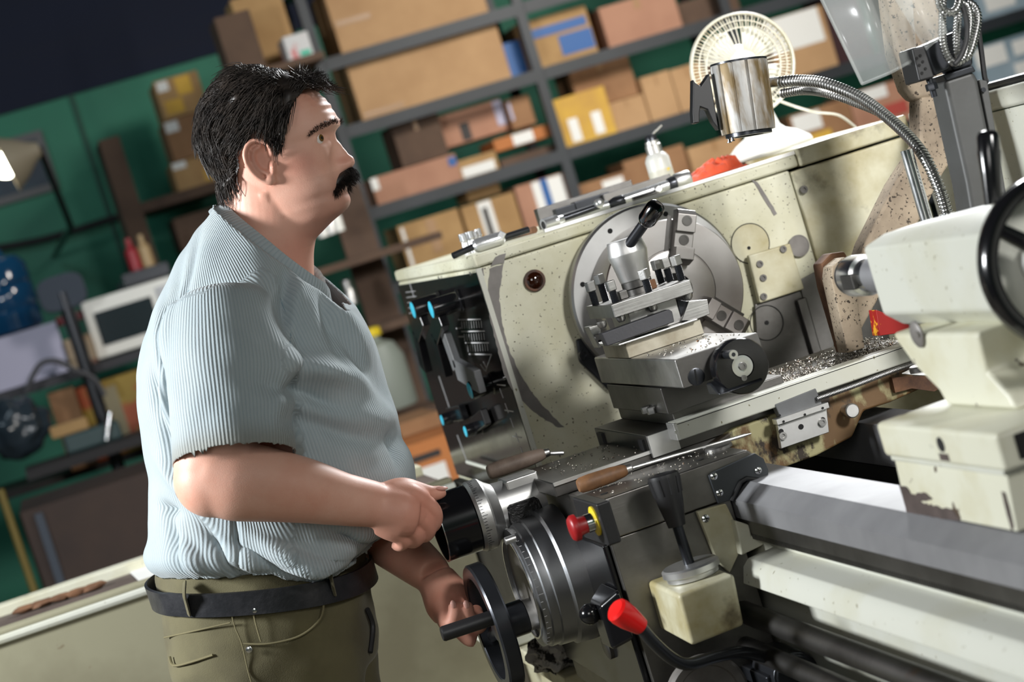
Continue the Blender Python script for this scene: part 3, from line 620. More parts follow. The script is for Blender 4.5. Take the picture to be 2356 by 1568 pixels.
bm=bmn();lathe(bm,l0,dr,[(ln*.58,.0088),(ln*.64,.0125),(ln*.70,.0145),(ln*1.0,.0145),(ln*1.06,.0125),(ln*1.08,.0085),(ln*1.08,0)],28);ob('lever_knob',bm,mat('polished_dark_steel',(.2,.2,.21),.12,1),cl,ang=40)
# ================================================================= TAILSTOCK
TS=thing('tailstock','chipped cream tailstock with black handwheel sliding on the steel bed','tailstock',(1.0,2.13,.967))
bm=bmn();hexa(bm,[V(p) for p in ((.873,1.985,.968),(1.17,1.985,.968),(1.17,2.272,.968),(.873,2.272,.968),(.875,1.975,1.031),(1.17,1.975,1.031),(1.17,2.266,1.031),(.875,2.266,1.031))]);tb=ob('tailstock_base',bm,M_['creamchip'],TS,bev=.003)
# bare worn strip along the bottom of the base
def xdecal(par,name,pts,X,m,jit=.0015):
    P=[];n=len(pts)
    for i in range(n):
        a=pX(*pts[i],X);b=pX(*pts[(i+1)%n],X);k=max(1,int((b-a).length/.006))
        for j in range(k):
            p=a.lerp(b,j/k);P.append(p+V((0,random.uniform(-jit,jit),random.uniform(-jit,jit))))
    bm=bmn();prism(bm,P,(-.0007,0,0));return ob(name,bm,m,par,smooth=False)
brown=mat('bare_primer',srgb(82,70,66),.6,0,srgb(60,50,46),(30,.4,.7))
xdecal(tb,'bare_patch',[(2069,1115),(2085,1118),(2098,1138),(2130,1133),(2145,1145),(2120,1155),(2160,1165),(2190,1172),(2212,1196),(2088,1180)],.8735,brown)
xdecal(tb,'bare_patch',[(2306,1130),(2312,1135),(2326,1180),(2333,1210),(2328,1222),(2318,1185)],.8735,brown,.001)
bm=bmn();box(bm,(.866,1.955,1.037),(1.18,2.268,1.078));ts=ob('tailstock_slab',bm,M_['creamchip'],TS,bev=.006,seg=3)
bm=bmn();box(bm,(.870,1.97,1.031),(1.175,2.262,1.0375));ob('slab_joint',bm,M_['creamclean'],TS,bev=.002)
bm=bmn();c=pX(2165,1022,.866);lathe(bm,c,(-1,0,0),[(0,.0085),(.0008,.0085)],24);ob('screw_hole',bm,M_['hole'],ts)
bm=bmn();c=pX(2173,1051,.866);box(bm,(.8655,c.y-.012,c.z-.004),(.8668,c.y+.012,c.z+.004));ob('index_mark',bm,brown,ts)
bm=bmn();box(bm,(.885,1.952,1.045),(.985,1.9555,1.072));ob('dark_recess',bm,M_['hole'],ts,bev=.003)
# column and quill body
bm=bmn();prism(bm,[V((.935,y,z)) for y,z in ((2.215,1.078),(2.225,1.095),(2.275,1.125),(2.315,1.165),(2.08,1.165),(2.085,1.12),(2.05,1.095),(2.04,1.078))],(.14,0,0));ob('tailstock_column',bm,M_['creamchip'],TS,bev=.006,seg=3)
sec=[(.962,1.268),(.953,1.262),(.953,1.182),(.975,1.163),(1.05,1.163),(1.072,1.182),(1.072,1.262),(1.06,1.268),(1.03,1.295),(.985,1.295)]
sec=[(.955,1.268),(.955,1.184),(.978,1.163),(1.046,1.163),(1.069,1.184),(1.069,1.268),(1.04,1.292),(.985,1.292)]
bm=bmn();prism(bm,[V((x,2.035,z)) for x,z in sec],(0,.337,0))
for v in bm.verts:
    if v.co.y>2.3 and v.co.z>1.28: v.co.z-=.016
qb=ob('quill_body',bm,M_['creamclean'],TS,bev=.005,seg=3)
P=[pX(2090,545,.98),pX(2210,512,.98)]
bm=bmn();lathe(bm,pX(2112,768,.934),(-1,0,0),[(0,.016),(.002,.016),(.004,.013)],28);lathe(bm,pX(2112,768,.930),(-1,0,0),[(0,.004),(.0015,.004)],12);ob('pivot_pin',bm,M_['worn'],TS)
# drill chuck and bit in the quill
d=(0,1,0);bm=bmn();lathe(bm,(AX,2.372,AZ),d,[(0,.024),(.12,.024)],40);ob('quill',bm,M_['steely'],TS)
bm=bmn();lathe(bm,(AX,2.49,AZ),d,[(0,.022),(.03,.022),(.032,.027),(.075,.0275),(.078,.0265)],40);dc_=ob('drill_chuck',bm,M_['chrome'],TS,ang=30)
bm=bmn();lathe(bm,(AX,2.566,AZ),d,[(0,.0245),(.004,.026),(.010,.0255),(.014,.0225)],40);ob('chuck_sleeve',bm,M_['gun'],dc_)
bm=bmn();lathe(bm,(AX,2.580,AZ),d,[(0,.021),(.014,.013),(.026,.0075),(.028,.004)],32);ob('chuck_nose',bm,M_['chrome'],dc_)
bm=bmn()
for s in (0,PI): tube(bm,[V((AX+.0022*math.cos(s+k*.7),2.605+k*.0026,AZ+.0022*math.sin(s+k*.7))) for k in range(12)],[.0021]*9+[.0017,.0011,.0004],6)
ob('centre_drill',bm,M_['chrome'],dc_)
bm=bmn();box(bm,(AX-.0278,2.51,AZ-.012),(AX-.020,2.55,AZ+.008));ob('chuck_slot',bm,M_['steeldark'],dc_,bev=.002)
# handwheel towards the camera
bm=bmn()
R=.093;o=(AX,2.0,AZ);n=96
pr=[(2.008,R-.012),(2.008,R-.004),(2.003,R),(1.988,R),(1.983,R-.004),(1.983,R-.012),(1.986,R-.016),(2.005,R-.016)]
rr=[[bm.verts.new((AX+r*math.cos(2*PI*i/n),y,AZ+r*math.sin(2*PI*i/n))) for i in range(n)] for y,r in pr]
for k in range(len(pr)):
    a=rr[k];b=rr[(k+1)%len(pr)]
    for i in range(n): bm.faces.new((a[i],a[(i+1)%n],b[(i+1)%n],b[i]))
tw=ob('handwheel_rim',bm,M_['black'],TS,ang=40)
bm=bmn();lathe(bm,(AX,2.034,AZ),(0,-1,0),[(0,.030),(.02,.030),(.022,.034),(.075,.034),(.08,.030),(.09,.018),(.095,0)],48);ob('handwheel_hub',bm,M_['satin'],tw)
for k in range(3):
    a=math.radians(20+120*k);q=V((math.cos(a),0,math.sin(a)));bm=bmn();tube(bm,[V((AX,2.0,AZ))+q*.025,V((AX,1.996,AZ))+q*.082],[.010,.008],12);ob('handwheel_spoke',bm,M_['black'],tw)
# clamp lever with black grip
g0=pY(2288,500,2.16);g1=pY(2272,300,2.16);dr=(g1-g0).normalized();ln=(g1-g0).length
bm=bmn();cyl(bm,V((g0.x,g0.y,1.27)),g0+dr*.02,.008);cl2=ob('quill_clamp_lever',bm,M_['gun'],TS)
bm=bmn();lathe(bm,g0,dr,[(0,.009),(.004,.0095),(ln*.5,.0115),(ln*.75,.0135),(ln*.78,.0128),(ln*.93,.0128),(ln*.985,.010),(ln,.005),(ln,0)],28);ob('lever_grip',bm,M_['black'],cl2,ang=60)

# ================================================================= THINGS STANDING BEHIND THE TAILSTOCK
# beige cast arm bolted to the splash guard
A=thing('cast_bracket','dusty beige cast bracket rising behind the grey post','bracket',(1.40,3.1,.9))
YA=3.12
bm=bmn();prism(bm,pp([(2040,-40),(2150,-70),(2190,150),(2200,190),(2175,225),(2110,230),(2090,205),(2060,120)],YA),(0,.05,0));ob('arm_head',bm,M_['beige'],A,bev=.010,seg=3)
bm=bmn();prism(bm,pp([(2118,222),(2196,214),(2215,260),(2214,335),(2172,398),(2120,500),(2060,620),(1960,800),(1940,800),(1975,610),(1990,560),(2060,420),(2118,330)],YA),(0,.05,0));ob('arm_strut',bm,M_['beige'],A,bev=.006,seg=3)
# brown cast prop in the tray
st=thing('steady_prop','dusty brown cast prop standing between chuck and drill','prop',pY(1960,790,3.05))
bm=bmn();prism(bm,pp([(1912,640),(1915,612),(1943,590),(1962,612),(1974,690),(1990,800),(1950,812),(1930,720)],3.02),(0,.04,0));ob('prop_front',bm,M_['beige'],st,bev=.002)
bm=bmn();prism(bm,pp([(1890,607),(1913,582),(1943,578),(1960,606),(1975,700),(1985,800),(1945,812),(1900,660)],3.061),(0,.04,0));ob('prop_shade_side',bm,M_['rust'],st,bev=.003)  # dark left face of the same bar, its shade put in by darker material
# red box behind the tailstock
bm=bmn();prism(bm,pp([(2016,712),(2075,735),(2110,760),(2025,772)],2.90),(0,.03,0));rb=ob('spray_can_box',bm,mat('red_yellow_print',srgb(150,22,18),.35,0,srgb(236,170,40),(30,.55,.6)),None,bev=.001);tag(rb,'small red printed tin beneath the tailstock','tin')
# dark grey vertical post with clamp, cable and nut
G=thing('guard_post','dark grey steel post with black clamp carrying the clear shield','post',(1.205,2.7,.9))
YP=2.70
def pbox(pts,Y,dy,name,m,par,bev=.003,seg=2):
    bm=bmn();prism(bm,pp(pts,Y),(0,dy,0));return ob(name,bm,m,par,bev=bev,seg=seg)
pbox([(2172,182),(2240,160),(2252,182),(2310,470),(2325,640),(2262,640),(2225,420)],YP,.055,'post_tube',M_['postgrey'],G,.008,3)
pbox([(2252,182),(2272,185),(2335,560),(2340,640),(2325,640),(2310,470)],YP+.002,.05,'post_side_plate',M_['postgrey'],G,.002)
bm=bmn();lathe(bm,pY(2262,207,YP),(0,-1,0),[(0,.0035),(.002,.0035)],14);ob('plate_screw',bm,M_['gun'],G)
pbox([(2170,172),(2238,150),(2246,164),(2178,186)],YP-.004,.062,'post_cap',M_['gun'],G,.002)
cl=pbox([(2098,110),(2128,105),(2152,178),(2116,188)],YP-.02,.05,'clamp_block',M_['blackm'],G,.003)
pbox([(2122,105),(2160,88),(2190,140),(2186,158),(2150,175)],YP-.01,.04,'clamp_arm',M_['gun'],G,.004)
pbox([(2155,90),(2200,70),(2238,110),(2240,150),(2195,165)],YP,.04,'clamp_yoke',M_['gun'],G,.004)
c=pY(2140,188,YP);bm=bmn();hexbolt(bm,V((c.x,c.y,c.z-.012)),(0,0,1),.0085,.010);cyl(bm,V((c.x,c.y,c.z-.022)),V((c.x,c.y,c.z+.02)),.0045,n=14);ob('clamp_nut',bm,M_['gun'],G)
for x,y in ((2117,128),(2123,142),(2129,158),(2109,134),(2115,150),(2121,168)):
    bm=bmn();lathe(bm,pY(x,y,YP-.0202),(0,-1,0),[(0,.0022),(.0008,.0022)],8);ob('clamp_stud',bm,M_['hole'],cl)
# hanging loops of armoured hose
def hose(par,pts,Y,r,name,m='hose',pitch=.0042,n=12):
    P=[pY(x,y,Y if not isinstance(Y,list) else Y[i]) for i,(x,y) in enumerate(pts)];bm=bmn();ribtube(bm,crom(P,10),r,pitch,n,.14);return ob(name,bm,M_[m],par)
hose(G,[(2170,-20),(2168,60),(2172,110),(2190,142),(2215,136),(2225,100),(2232,50),(2226,16),(2212,6)],YP-.035,.0058,'armoured_hose')
hose(G,[(2205,30),(2200,100),(2206,132),(2228,128),(2244,80),(2250,40),(2240,14),(2222,4)],YP-.022,.0058,'armoured_hose')
hose(G,[(2160,-30),(2162,10),(2178,28),(2200,22),(2212,-20)],YP-.05,.0058,'armoured_hose')
bm=bmn();tube(bm,crom(pp([(2200,-20),(2222,40),(2224,90),(2210,130),(2196,148)],YP-.045),8),.0036,10);ob('black_cable',bm,M_['rubber'],G)
bm=bmn();tube(bm,crom(pp([(2250,60),(2258,120),(2266,180),(2272,186)],YP+.02),6),.004,8);ob('black_cable',bm,M_['rubber'],G)
# clear plastic chip shield
SH=thing('chip_shield','clear bent plastic chip shield held in front of the beige arm','shield',(1.28,2.75,1.42))
clear=mat('clear_scratched_plastic',(.80,.83,.80),.16,0,alpha=.20,rvar=.08,spec=.8)
def sheet(pts0,pts1,Ya,th,name):   # ruled sheet between two pixel polylines at given depths
    a=[pY(x,y,d) for x,y,d in pts0];b=[pY(x,y,d) for x,y,d in pts1];A_=crom(a,6);B_=crom(b,6);bm=bmn()
    va=[bm.verts.new(p) for p in A_];vb=[bm.verts.new(p) for p in B_]
    for i in range(len(va)-1): bm.faces.new((va[i],va[i+1],vb[i+1],vb[i]))
    o=ob(name,bm,clear,SH);s=o.modifiers.new('solid','SOLIDIFY');s.thickness=th;return o
sheet([(1868,-60,2.66),(1960,-80,2.60),(1990,-60,2.64),(2040,-70,2.72),(2090,-70,2.74)],[(1984,192,2.66),(2050,165,2.60),(2075,150,2.64),(2095,150,2.70),(2106,134,2.72)],0,.003,'shield_sheet')
sheet([(2020,-70,2.64),(2080,-60,2.62),(2130,-70,2.66)],[(2134,114,2.64),(2155,95,2.62),(2176,76,2.66)],0,.003,'shield_sheet')
bm=bmn();tube(bm,[pY(1862,-60,2.66),pY(1984,193,2.66)],.0022,6);ob('shield_edge',bm,clear,SH)
bm=bmn();tube(bm,crom([pY(1984,193,2.66),pY(2050,166,2.60),pY(2106,135,2.72)],6),.0022,6);ob('shield_edge',bm,clear,SH)
# pipe and gooseneck lamp
GL=thing('gooseneck_lamp','finned aluminium cup lamp on a flexible steel gooseneck','lamp',(1.25,2.9,.9))
YG=2.85
bm=bmn();cyl(bm,pY(2160,600,YG),pY(2085,345,YG),.0095,n=20);ob('coolant_pipe',bm,M_['chrome'],GL)
bm=bmn();b0=pY(2196,560,YG-.02);b1=pY(2178,490,YG-.02);cyl(bm,b0,b1,.0115,n=20);ob('hose_ferrule',bm,M_['chrome'],GL)
hp=[(2180,495,YG-.02),(2160,430,YG-.02),(2120,350,YG),(2060,285,YG+.06),(1980,225,YG+.14),(1900,192,YG+.20),(1840,185,YG+.25),(1795,189,YG+.28)]
P=crom([pY(*h) for h in hp],14);bm=bmn();ribtube(bm,P,.0092,.0056,16,.20);ob('gooseneck_hose',bm,M_['hose'],GL)
hp=[(2172,482,YG+.03),(2130,370,YG+.05),(2050,275,YG+.12),(1960,232,YG+.20),(1900,214,YG+.25),(1850,208,YG+.32),(1800,215,YG+.36)]
P=crom([pY(*h) for h in hp],14);bm=bmn();ribtube(bm,P,.0076,.005,16,.20);ob('coolant_hose',bm,M_['hose'],GL)
YLm=3.16
p0=pY(1768,190,YLm);p1=pY(1800,188,YG+.285);bm=bmn();cyl(bm,p1,p0,.0085,n=20);ob('lamp_stem',bm,M_['chrome'],GL)
ctop=pY(1699,145,YLm);cbot=pY(1722,303,YLm);ax=(ctop-cbot);h=ax.length;ax.normalize()
R=(pY(1785,290,YLm)-pY(1662,312,YLm)).length/2*.96
n=96;bm=bmn();x,y,z=frame(ax)
def cup(r,k): 
    fin=1.0 if (k%8)<7 else .93
    return r*fin
rings=[]
for t,rs in ((0,.98),(.012,1.0),(h-.004,1.045),(h,1.03),(h,.9),(.02,.85)):
    rings.append([bm.verts.new(cbot+z*t+x*(cup(R*rs,k)*math.cos(2*PI*k/n))+y*(cup(R*rs,k)*math.sin(2*PI*k/n))) for k in range(n)])
for a,b in zip(rings,rings[1:]):
    for k in range(n): bm.faces.new((a[k],a[(k+1)%n],b[(k+1)%n],b[k]))
bm.faces.new(rings[0][::-1]);bm.faces.new(rings[-1])
cupo=ob('lamp_cup',bm,mat('stained_cast_aluminium',(.40,.395,.38),.5,.35,srgb(116,98,66),(30,.44,.62,4,(1,1,.3)),bump=(140,.06)),GL,ang=20)
bm=bmn();ring(bm,cbot+z*(h+.0002),z,R*.93,R*1.035,0,.003,64);ob('cup_rim',bm,M_['gun'],cupo)
bm=bmn();ring(bm,cbot-z*.006,z,R*.55,R*.85,0,.006,48);lathe(bm,cbot-z*.004,z,[(0,R*.6),(.003,R*.6)],32);ob('lower_bezel',bm,M_['gun'],cupo)
for k in (-2.3,-1.2):
    q=cbot+x*(R*.8*math.cos(k))+y*(R*.8*math.sin(k));bm=bmn();cyl(bm,q-z*.012,q,.002,n=10);lathe(bm,q-z*.012,z,[(0,.0035),(.002,.0035)],10);ob('bezel_screw',bm,M_['gun'],cupo)
bm=bmn();prism(bm,pp([(1595,182),(1600,190),(1612,198),(1628,175),(1632,168),(1655,300),(1640,280),(1628,252),(1612,246),(1610,260),(1610,282),(1596,284),(1594,260)],YLm-.008),(0,.018,0));ob('lamp_handle',bm,M_['blackm'],cupo,bev=.002)
# ================================================================= THINGS ON THE HEADSTOCK
def rod(bm,P,r,n=16): tube(bm,P,r,n)
def sit(x,y,Y,r): p=pY(x,y,Y);p.z=max(p.z,ZT+r);return p
Y1,Y2,Y3=3.56,3.64,3.74
# tap wrench at the left
t=thing('tap_wrench','chrome tap wrench with thin arms at the left end of the headstock top','wrench',sit(1120,555,Y1,.0))
a=sit(1086,562,Y1,.012);b=sit(1158,540,Y1,.012);a.z=b.z=ZT+.0125
d=(b-a).normalized();ln=(b-a).length
bm=bmn();lathe(bm,a,d,[(0,.006),(.004,.011),(.010,.0125),(ln-.012,.0125),(ln-.004,.0115),(ln,.007)],24);ob('wrench_body',bm,M_['bright'],t)
bm=bmn();rod(bm,[a,a-d*.040+V((0,-.01,-.004))],.0058);ob('wrench_arm',bm,M_['gun'],t)
bm=bmn();rod(bm,[b,b+d*.048+V((0,.01,0))],.0058);ob('wrench_arm',bm,M_['gun'],t)
bm=bmn();lathe(bm,b+V((-.004,-.004,.004)),(-.2,-1,.2),[(0,.0085),(.008,.0085),(.009,.007)],4);ob('wrench_jaw',bm,M_['bright'],t)
# sockets standing in a cluster
k=0
for (x,y) in ((1064,548),(1074,546),(1084,543),(1093,541),(1101,539),(1069,552),(1080,549),(1090,546)):
    k+=1;p=pY(x,y,3.70+.016*(k%3));p.z=ZT;h=.036+.003*(k%2)
    bm=bmn();lathe(bm,p,(0,0,1),[(0,.0058),(h*.45,.0058),(h*.5,.0048),(h*.62,.0048),(h*.68,.0062),(h,.0062),(h,.004),(h-.01,.004),(h-.01,0)],14);o=ob('wrench_socket',bm,M_['bright'],None,ang=30)
    tag(o,'slim chrome wrench socket standing upright in a tight cluster','socket','upright sockets beside the tap wrench')
# ratchet with open socket facing out
t=thing('socket_wrench','chrome socket wrench with its open socket facing the operator','wrench',sit(1260,505,Y1,0))
a=sit(1250,517,Y1,.011);b=sit(1290,500,Y1+.01,.011);a.z=ZT+.012;b.z=ZT+.0125;d=(b-a).normalized()
bm=bmn();ring(bm,a,d,.007,.0115,0,.022,24);ob('open_socket',bm,M_['bright'],t)
bm=bmn();lathe(bm,a+d*.002,d,[(0,.007),(.004,.007)],6);ob('socket_hole',bm,M_['hole'],t)
bm=bmn();lathe(bm,a+d*.022,d,[(0,.0105),(.006,.0115),(.010,.008),(.02,.0065)],20);ob('socket_neck',bm,M_['bright'],t)
e=sit(1378,474,Y1+.01,.008);bm=bmn();rod(bm,[a+d*.038,e],.0055);ob('wrench_shaft',bm,M_['gun'],t)
bm=bmn();lathe(bm,e+V((.0,0,.004)),(0,-1,.15),[(0,.0085),(.012,.0085),(.013,.007)],18);ob('shaft_end',bm,M_['bright'],t)
# long extension bar
t=thing('extension_bar','long bright chrome extension bar lying behind the socket wrench','bar',sit(1320,480,Y2,0))
a=sit(1246,500,Y2,.009);b=sit(1395,458,Y2,.009);a.z=b.z=ZT+.010
bm=bmn();rod(bm,[a,b],.0095,20);ob('bar_shaft',bm,M_['bright'],t)
c=b+(b-a).normalized()*.024;bm=bmn();rod(bm,[b,c],.0075);ob('bar_neck',bm,M_['gun'],t)
t=thing('torque_handle','thick polished tube handle with knurled dark collar near the orange rag','handle',sit(1490,430,Y2,0))
a=sit(1432,448,Y2,.010);b=sit(1535,408,Y2,.012);a.z=ZT+.011;b.z=ZT+.013
bm=bmn();rod(bm,[a,b],.0092,20);ob('handle_tube',bm,M_['bright'],t)
d=(b-a).normalized();bm=bmn();lathe(bm,b-d*.002,d,[(0,.011),(.01,.013),(.016,.012)],24);ob('dark_collar',bm,M_['gun'],t)
bm=bmn();lathe(bm,b+d*.012,d,[(0,.0145),(.003,.0155),(.026,.0155),(.029,.014)],28);ob('handle_end',bm,M_['satin'],t)
bm=bmn();lathe(bm,a-d*.03,d,[(0,.007),(.012,.0105),(.026,.0105),(.03,.0095)],20);ob('joint',bm,M_['gun'],t)
t=thing('slim_spanner','slim steel spanner with a round end lying along the front edge','spanner',sit(1480,445,Y1,0))
a=sit(1452,446,Y1-.01,.005);b=sit(1512,429,Y1-.01,.005);a.z=b.z=ZT+.0075
bm=bmn();rod(bm,[a,b],.005,12);ob('spanner_shaft',bm,M_['steeldark'],t)
bm=bmn();lathe(bm,b+V((0,.004,.004)),(0,-1,.1),[(0,.0068),(.010,.0068),(.011,.0055)],16);ob('spanner_end',bm,M_['satin'],t)
for i,(x0,y0,x1,y1,lab) in enumerate(((1430,462,1500,441,'flat bright steel strip lying on the front edge near the chuck'),(1520,432,1600,405,'flat bright steel strip lying on the front edge below the rag'))):
    a=pY(x0,y0,YH+.016);b=pY(x1,y1,YH+.016);bm=bmn();box(bm,(a.x,YH+.010,ZT+.0003),(b.x,YH+.024,ZT+.005));o=ob('steel_strip',bm,M_['satin'],None,bev=.001);tag(o,lab,'strip','flat strips on the headstock edge')
# dark tool blocks at the back
def tblock(name,lab,x0,y0,x1,y1,Y,h,dy,m):
    a=pY(x0,y0,Y);b=pY(x1,y1,Y);bm=bmn();box(bm,(a.x,Y,ZT),(b.x,Y+dy,ZT+h));o=ob(name,bm,M_[m],None,bev=.0015);tag(o,lab,'tool block','dark steel tool blocks on the headstock');return o
tblock('tool_block','long dark square steel bar lying at the back of the headstock top',1232,470,1450,405,3.86,.040,.03,'steeldark')
tblock('tool_block','short dark clamp block in front of the long steel bar',1275,470,1318,455,3.79,.030,.03,'gun')
tblock('tool_block','middle dark steel bar between long bar and polished handle',1320,462,1400,436,3.80,.032,.03,'gun')
tblock('tool_block','dark flat steel bar right behind the polished tube handle',1385,440,1540,392,3.78,.030,.02,'steeldark')
t=thing('small_pliers','worn pliers with pinkish grips lying behind the tap wrench','pliers',sit(1170,525,Y3,0))
for q in ((0,0),(.012,.02)):
    P=[sit(1112+q[0]*0,548,Y2+q[1],.006),sit(1160,530,Y3+q[1]*.3,.006),sit(1225,512,Y2+.03-q[1],.006)]
    for p in P: p.z=ZT+.0075
    bm=bmn();tube(bm,crom(P,6),.0065,10);ob('handle',bm,M_['rust'] if q[0] else M_['steeldark'],t)
# spray bottle
t=thing('oil_bottle','white metal oil bottle with dark cap and thin spout','bottle',(0,0,0))
p=pY(1521,398,4.05);p.z=ZT;t.location=p
bm=bmn();lathe(bm,p,(0,0,1),[(0,.024),(.003,.025),(.062,.025),(.070,.021),(.076,.015)],32);ob('bottle_body',bm,mat('grey_white_tin',srgb(186,186,182),.4),t)
bm=bmn();lathe(bm,p,(0,0,1),[(.010,.0253),(.040,.0253)],32);ob('bottle_label',bm,mat('label_white_yellow',srgb(176,174,164),.4,0,srgb(216,186,60),(20,.6,.64)),t)
bm=bmn();lathe(bm,p,(0,0,1),[(.075,.0165),(.092,.0165),(.093,.0145),(.100,.0145)],28);ob('bottle_neck',bm,M_['satin'],t)
bm=bmn();lathe(bm,p,(0,0,1),[(.099,.0125),(.108,.012),(.113,.009),(.115,0)],24);ob('bottle_cap',bm,M_['gun'],t)
bm=bmn();rod(bm,[p+V((.0,0,.110)),p+V((.030,0,.125))],.002,8);ob('spout',bm,M_['satin'],t)
# orange rag: crumpled cloth
c=pY(1632,380,3.80);c.z=ZT
bm=bmn();nx,ny=60,36
vs=[]
for j in range(ny+1):
    for i in range(nx+1):
        u=i/nx*2-1;v=j/ny*2-1;r=max(abs(u),abs(v));e=max(0,1-(u*u*.8+v*v))
        q=V((u*3,v*3,0));h=.002+e**.6*(.020+.012*mnoise.noise(q*1.3)+.007*abs(mnoise.noise(q*3.1)))*(1+.5*u)
        vs.append(bm.verts.new(c+V((u*.055*(1+.15*mnoise.noise(q+V((9,0,0)))),v*.05,max(.0008,h)))))
for j in range(ny):
    for i in range(nx): bm.faces.new((vs[j*(nx+1)+i],vs[j*(nx+1)+i+1],vs[(j+1)*(nx+1)+i+1],vs[(j+1)*(nx+1)+i]))
o=ob('orange_rag',bm,M_['orange'],None,ang=180);sm_r=o.modifiers.new('s','SOLIDIFY');sm_r.thickness=.002;sm_r.offset=1;tag(o,'crumpled orange rag lying beside the fan base','rag')
# ---- desk fan
t=thing('desk_fan','white desk fan with round slotted grille standing behind the cup lamp','fan',(1.455,3.9,1.386))
FY=3.88;fc=pY(1708,150,FY);FRD=.103
fd=(CO-fc);fd.z=0;fd.normalize();fd=(fd+V((.18,0,-.05))).normalized()     # grille faces the camera, turned a little
x,y,z=frame(fd)
fm=mat('ivory_plastic',srgb(228,224,208),.4,0,srgb(206,194,160),(12,.5,.75))
def fp(r,a,t_): return fc+x*(r*math.cos(a))+y*(r*math.sin(a))+z*t_
bm=bmn();ring(bm,fc,z,FRD-.005,FRD,-.012,.012,72);fg=ob('grille_rim',bm,fm,t,bev=.002)
bm=bmn();ring(bm,fc,z,.072,.0745,.008,.016,60);ob('grille_ring',bm,fm,fg)
bm=bmn();ring(bm,fc,z,.0855,.0875,.006,.013,60);ob('grille_ring',bm,fm,fg)
bm=bmn();lathe(bm,fc+z*.014,z,[(0,.030),(.006,.029),(.010,.020),(.012,0)],40);ob('grille_hub',bm,M_['white'],fg)
NB=46
for kk in range(NB):
    a=2*PI*kk/NB;bm=bmn();tube(bm,[fp(.028,a,.020),fp(.055,a,.020),fp(.080,a,.013),fp(FRD-.003,a,.002)],.0013,5,sx=1);ob('grille_slat',bm,fm,t)
for kk in range(NB):
    a=2*PI*(kk+.5)/NB;bm=bmn();tube(bm,[fp(.073,a,.012),fp(FRD-.003,a,-.006)],.0012,4);ob('grille_slat',bm,fm,t)
for kk in range(4):
    bm=bmn();a0=2*PI*kk/4;pts=[]
    for q in range(13):
        u=q/12;aa=a0+u*1.15
        pts.append((fp(.022,aa,-.012+.010*u),fp(.082-.012*(2*u-1)**2,aa+.15,-.016+.014*u)))
    va=[bm.verts.new(p[0]) for p in pts];vb=[bm.verts.new(p[1]) for p in pts]
    for q in range(12): bm.faces.new((va[q],va[q+1],vb[q+1],vb[q]))
    o=ob('fan_blade',bm,M_['white'],t);sd_=o.modifiers.new('s','SOLIDIFY');sd_.thickness=.002
bm=bmn();lathe(bm,fc-z*.10,z,[(0,.02),(.01,.038),(.06,.042),(.085,.030),(.09,0)],32);ob('motor_housing',bm,M_['white'],t)
fb=pY(1775,330,FY);fb=V((fb.x+.0,FY+.02,1.3865))
bm=bmn();lathe(bm,fb,(0,0,1),[(0,.085),(.004,.088),(.012,.085),(.030,.062),(.040,.042),(.050,.034),(.09,.026),(.13,.022),(.15,.022)],48);ob('fan_base',bm,M_['white'],t)
bm=bmn();rod(bm,[fb+V((0,0,.13)),fc-z*.06],.02,20);ob('fan_neck',bm,M_['white'],t)
pc=[fc-z*.05+V((.02,0,-.06)),pY(1830,245,FY),pY(1880,258,FY),pY(1930,265,FY),pY(1968,292,FY+.03)]
bm=bmn();tube(bm,crom(pc,8),.0028,8);ob('power_cord',bm,fm,t)
# ---- two old files on the saddle
def file(lab,ha,hb,tip,Y,m,hr,r):
    t=thing('file',lab,'file',(0,0,0));a=pY(*ha,Y);b=pY(*hb,Y);c=pY(*tip,Y+.0);zz=ZC+hr+.0008 if Y<3.0 else 1.031+hr+.0006
    a.z=b.z=zz;c.z=zz-hr+r+.0005;t.location=(a+b)/2-V((0,0,hr));d=(b-a).normalized();ln=(b-a).length
    bm=bmn();lathe(bm,a,d,[(0,hr*.7),(.004,hr*.92),(ln*.25,hr),(ln*.7,hr*.92),(ln*.93,hr*.75),(ln,hr*.6)],24);ob('wooden_handle',bm,M_[m],t)
    bm=bmn();lathe(bm,b-d*.004,d,[(0,hr*.62),(.012,hr*.5),(.014,hr*.3)],20);ob('ferrule',bm,M_['steel'],t)
    bm=bmn();tube(bm,[b,b.lerp(c,.1),c-(c-b)*.06,c],[r*.7,r,r,r*.3],10);ob('file_blade',bm,M_['satin'],t)
file('thin round file with short brown wooden handle on the saddle',(1327,1108),(1438,1072),(1725,985),2.945,'wood',.0125,.0028)
file('short file with grey wooden handle lying on the cross ways',(1128,1104),(1258,1062),(1300,1046),3.255,'woodgrey',.0135,.0035)
# small brass chip scraper and metal chips
cm=mat('steel_chips',(.62,.58,.52),.3,1,(.34,.18,.09),(60,.58,.66))
rg=random.Random(11);bm=bmn()
def curl(p,s):
    ax=V((rg.uniform(-1,1),rg.uniform(-1,1),rg.uniform(-.5,.8))).normalized();u,v,w=frame(ax);n=rg.randint(5,12);r=s*rg.uniform(.5,1);ph=rg.uniform(0,6)
    P=[p+u*(r*math.cos(ph+i*.75))+v*(r*math.sin(ph+i*.75))+w*(i*s*.22) for i in range(n)]
    tube(bm,P,.00045+.0004*rg.random(),3,sx=1.8)
bm2_=bmn();box(bm2_,(.965,2.992,1.0546),(1.26,3.288,1.0554));pl_=ob('slide_top_plate',bm2_,M_['worn'],cs)
for _ in range(950):
    u=rg.random();X=.985+.255*u;y=3.0+abs(rg.gauss(0,.07))*(1 if rg.random()<.9 else 2)+.01*rg.random()
    if y>3.27: continue
    hgt=max(0,.016*math.exp(-((y-3.12)/.05)**2)*rg.random())
    curl(V((X,y,1.0568+hgt)),rg.uniform(.0012,.0042))
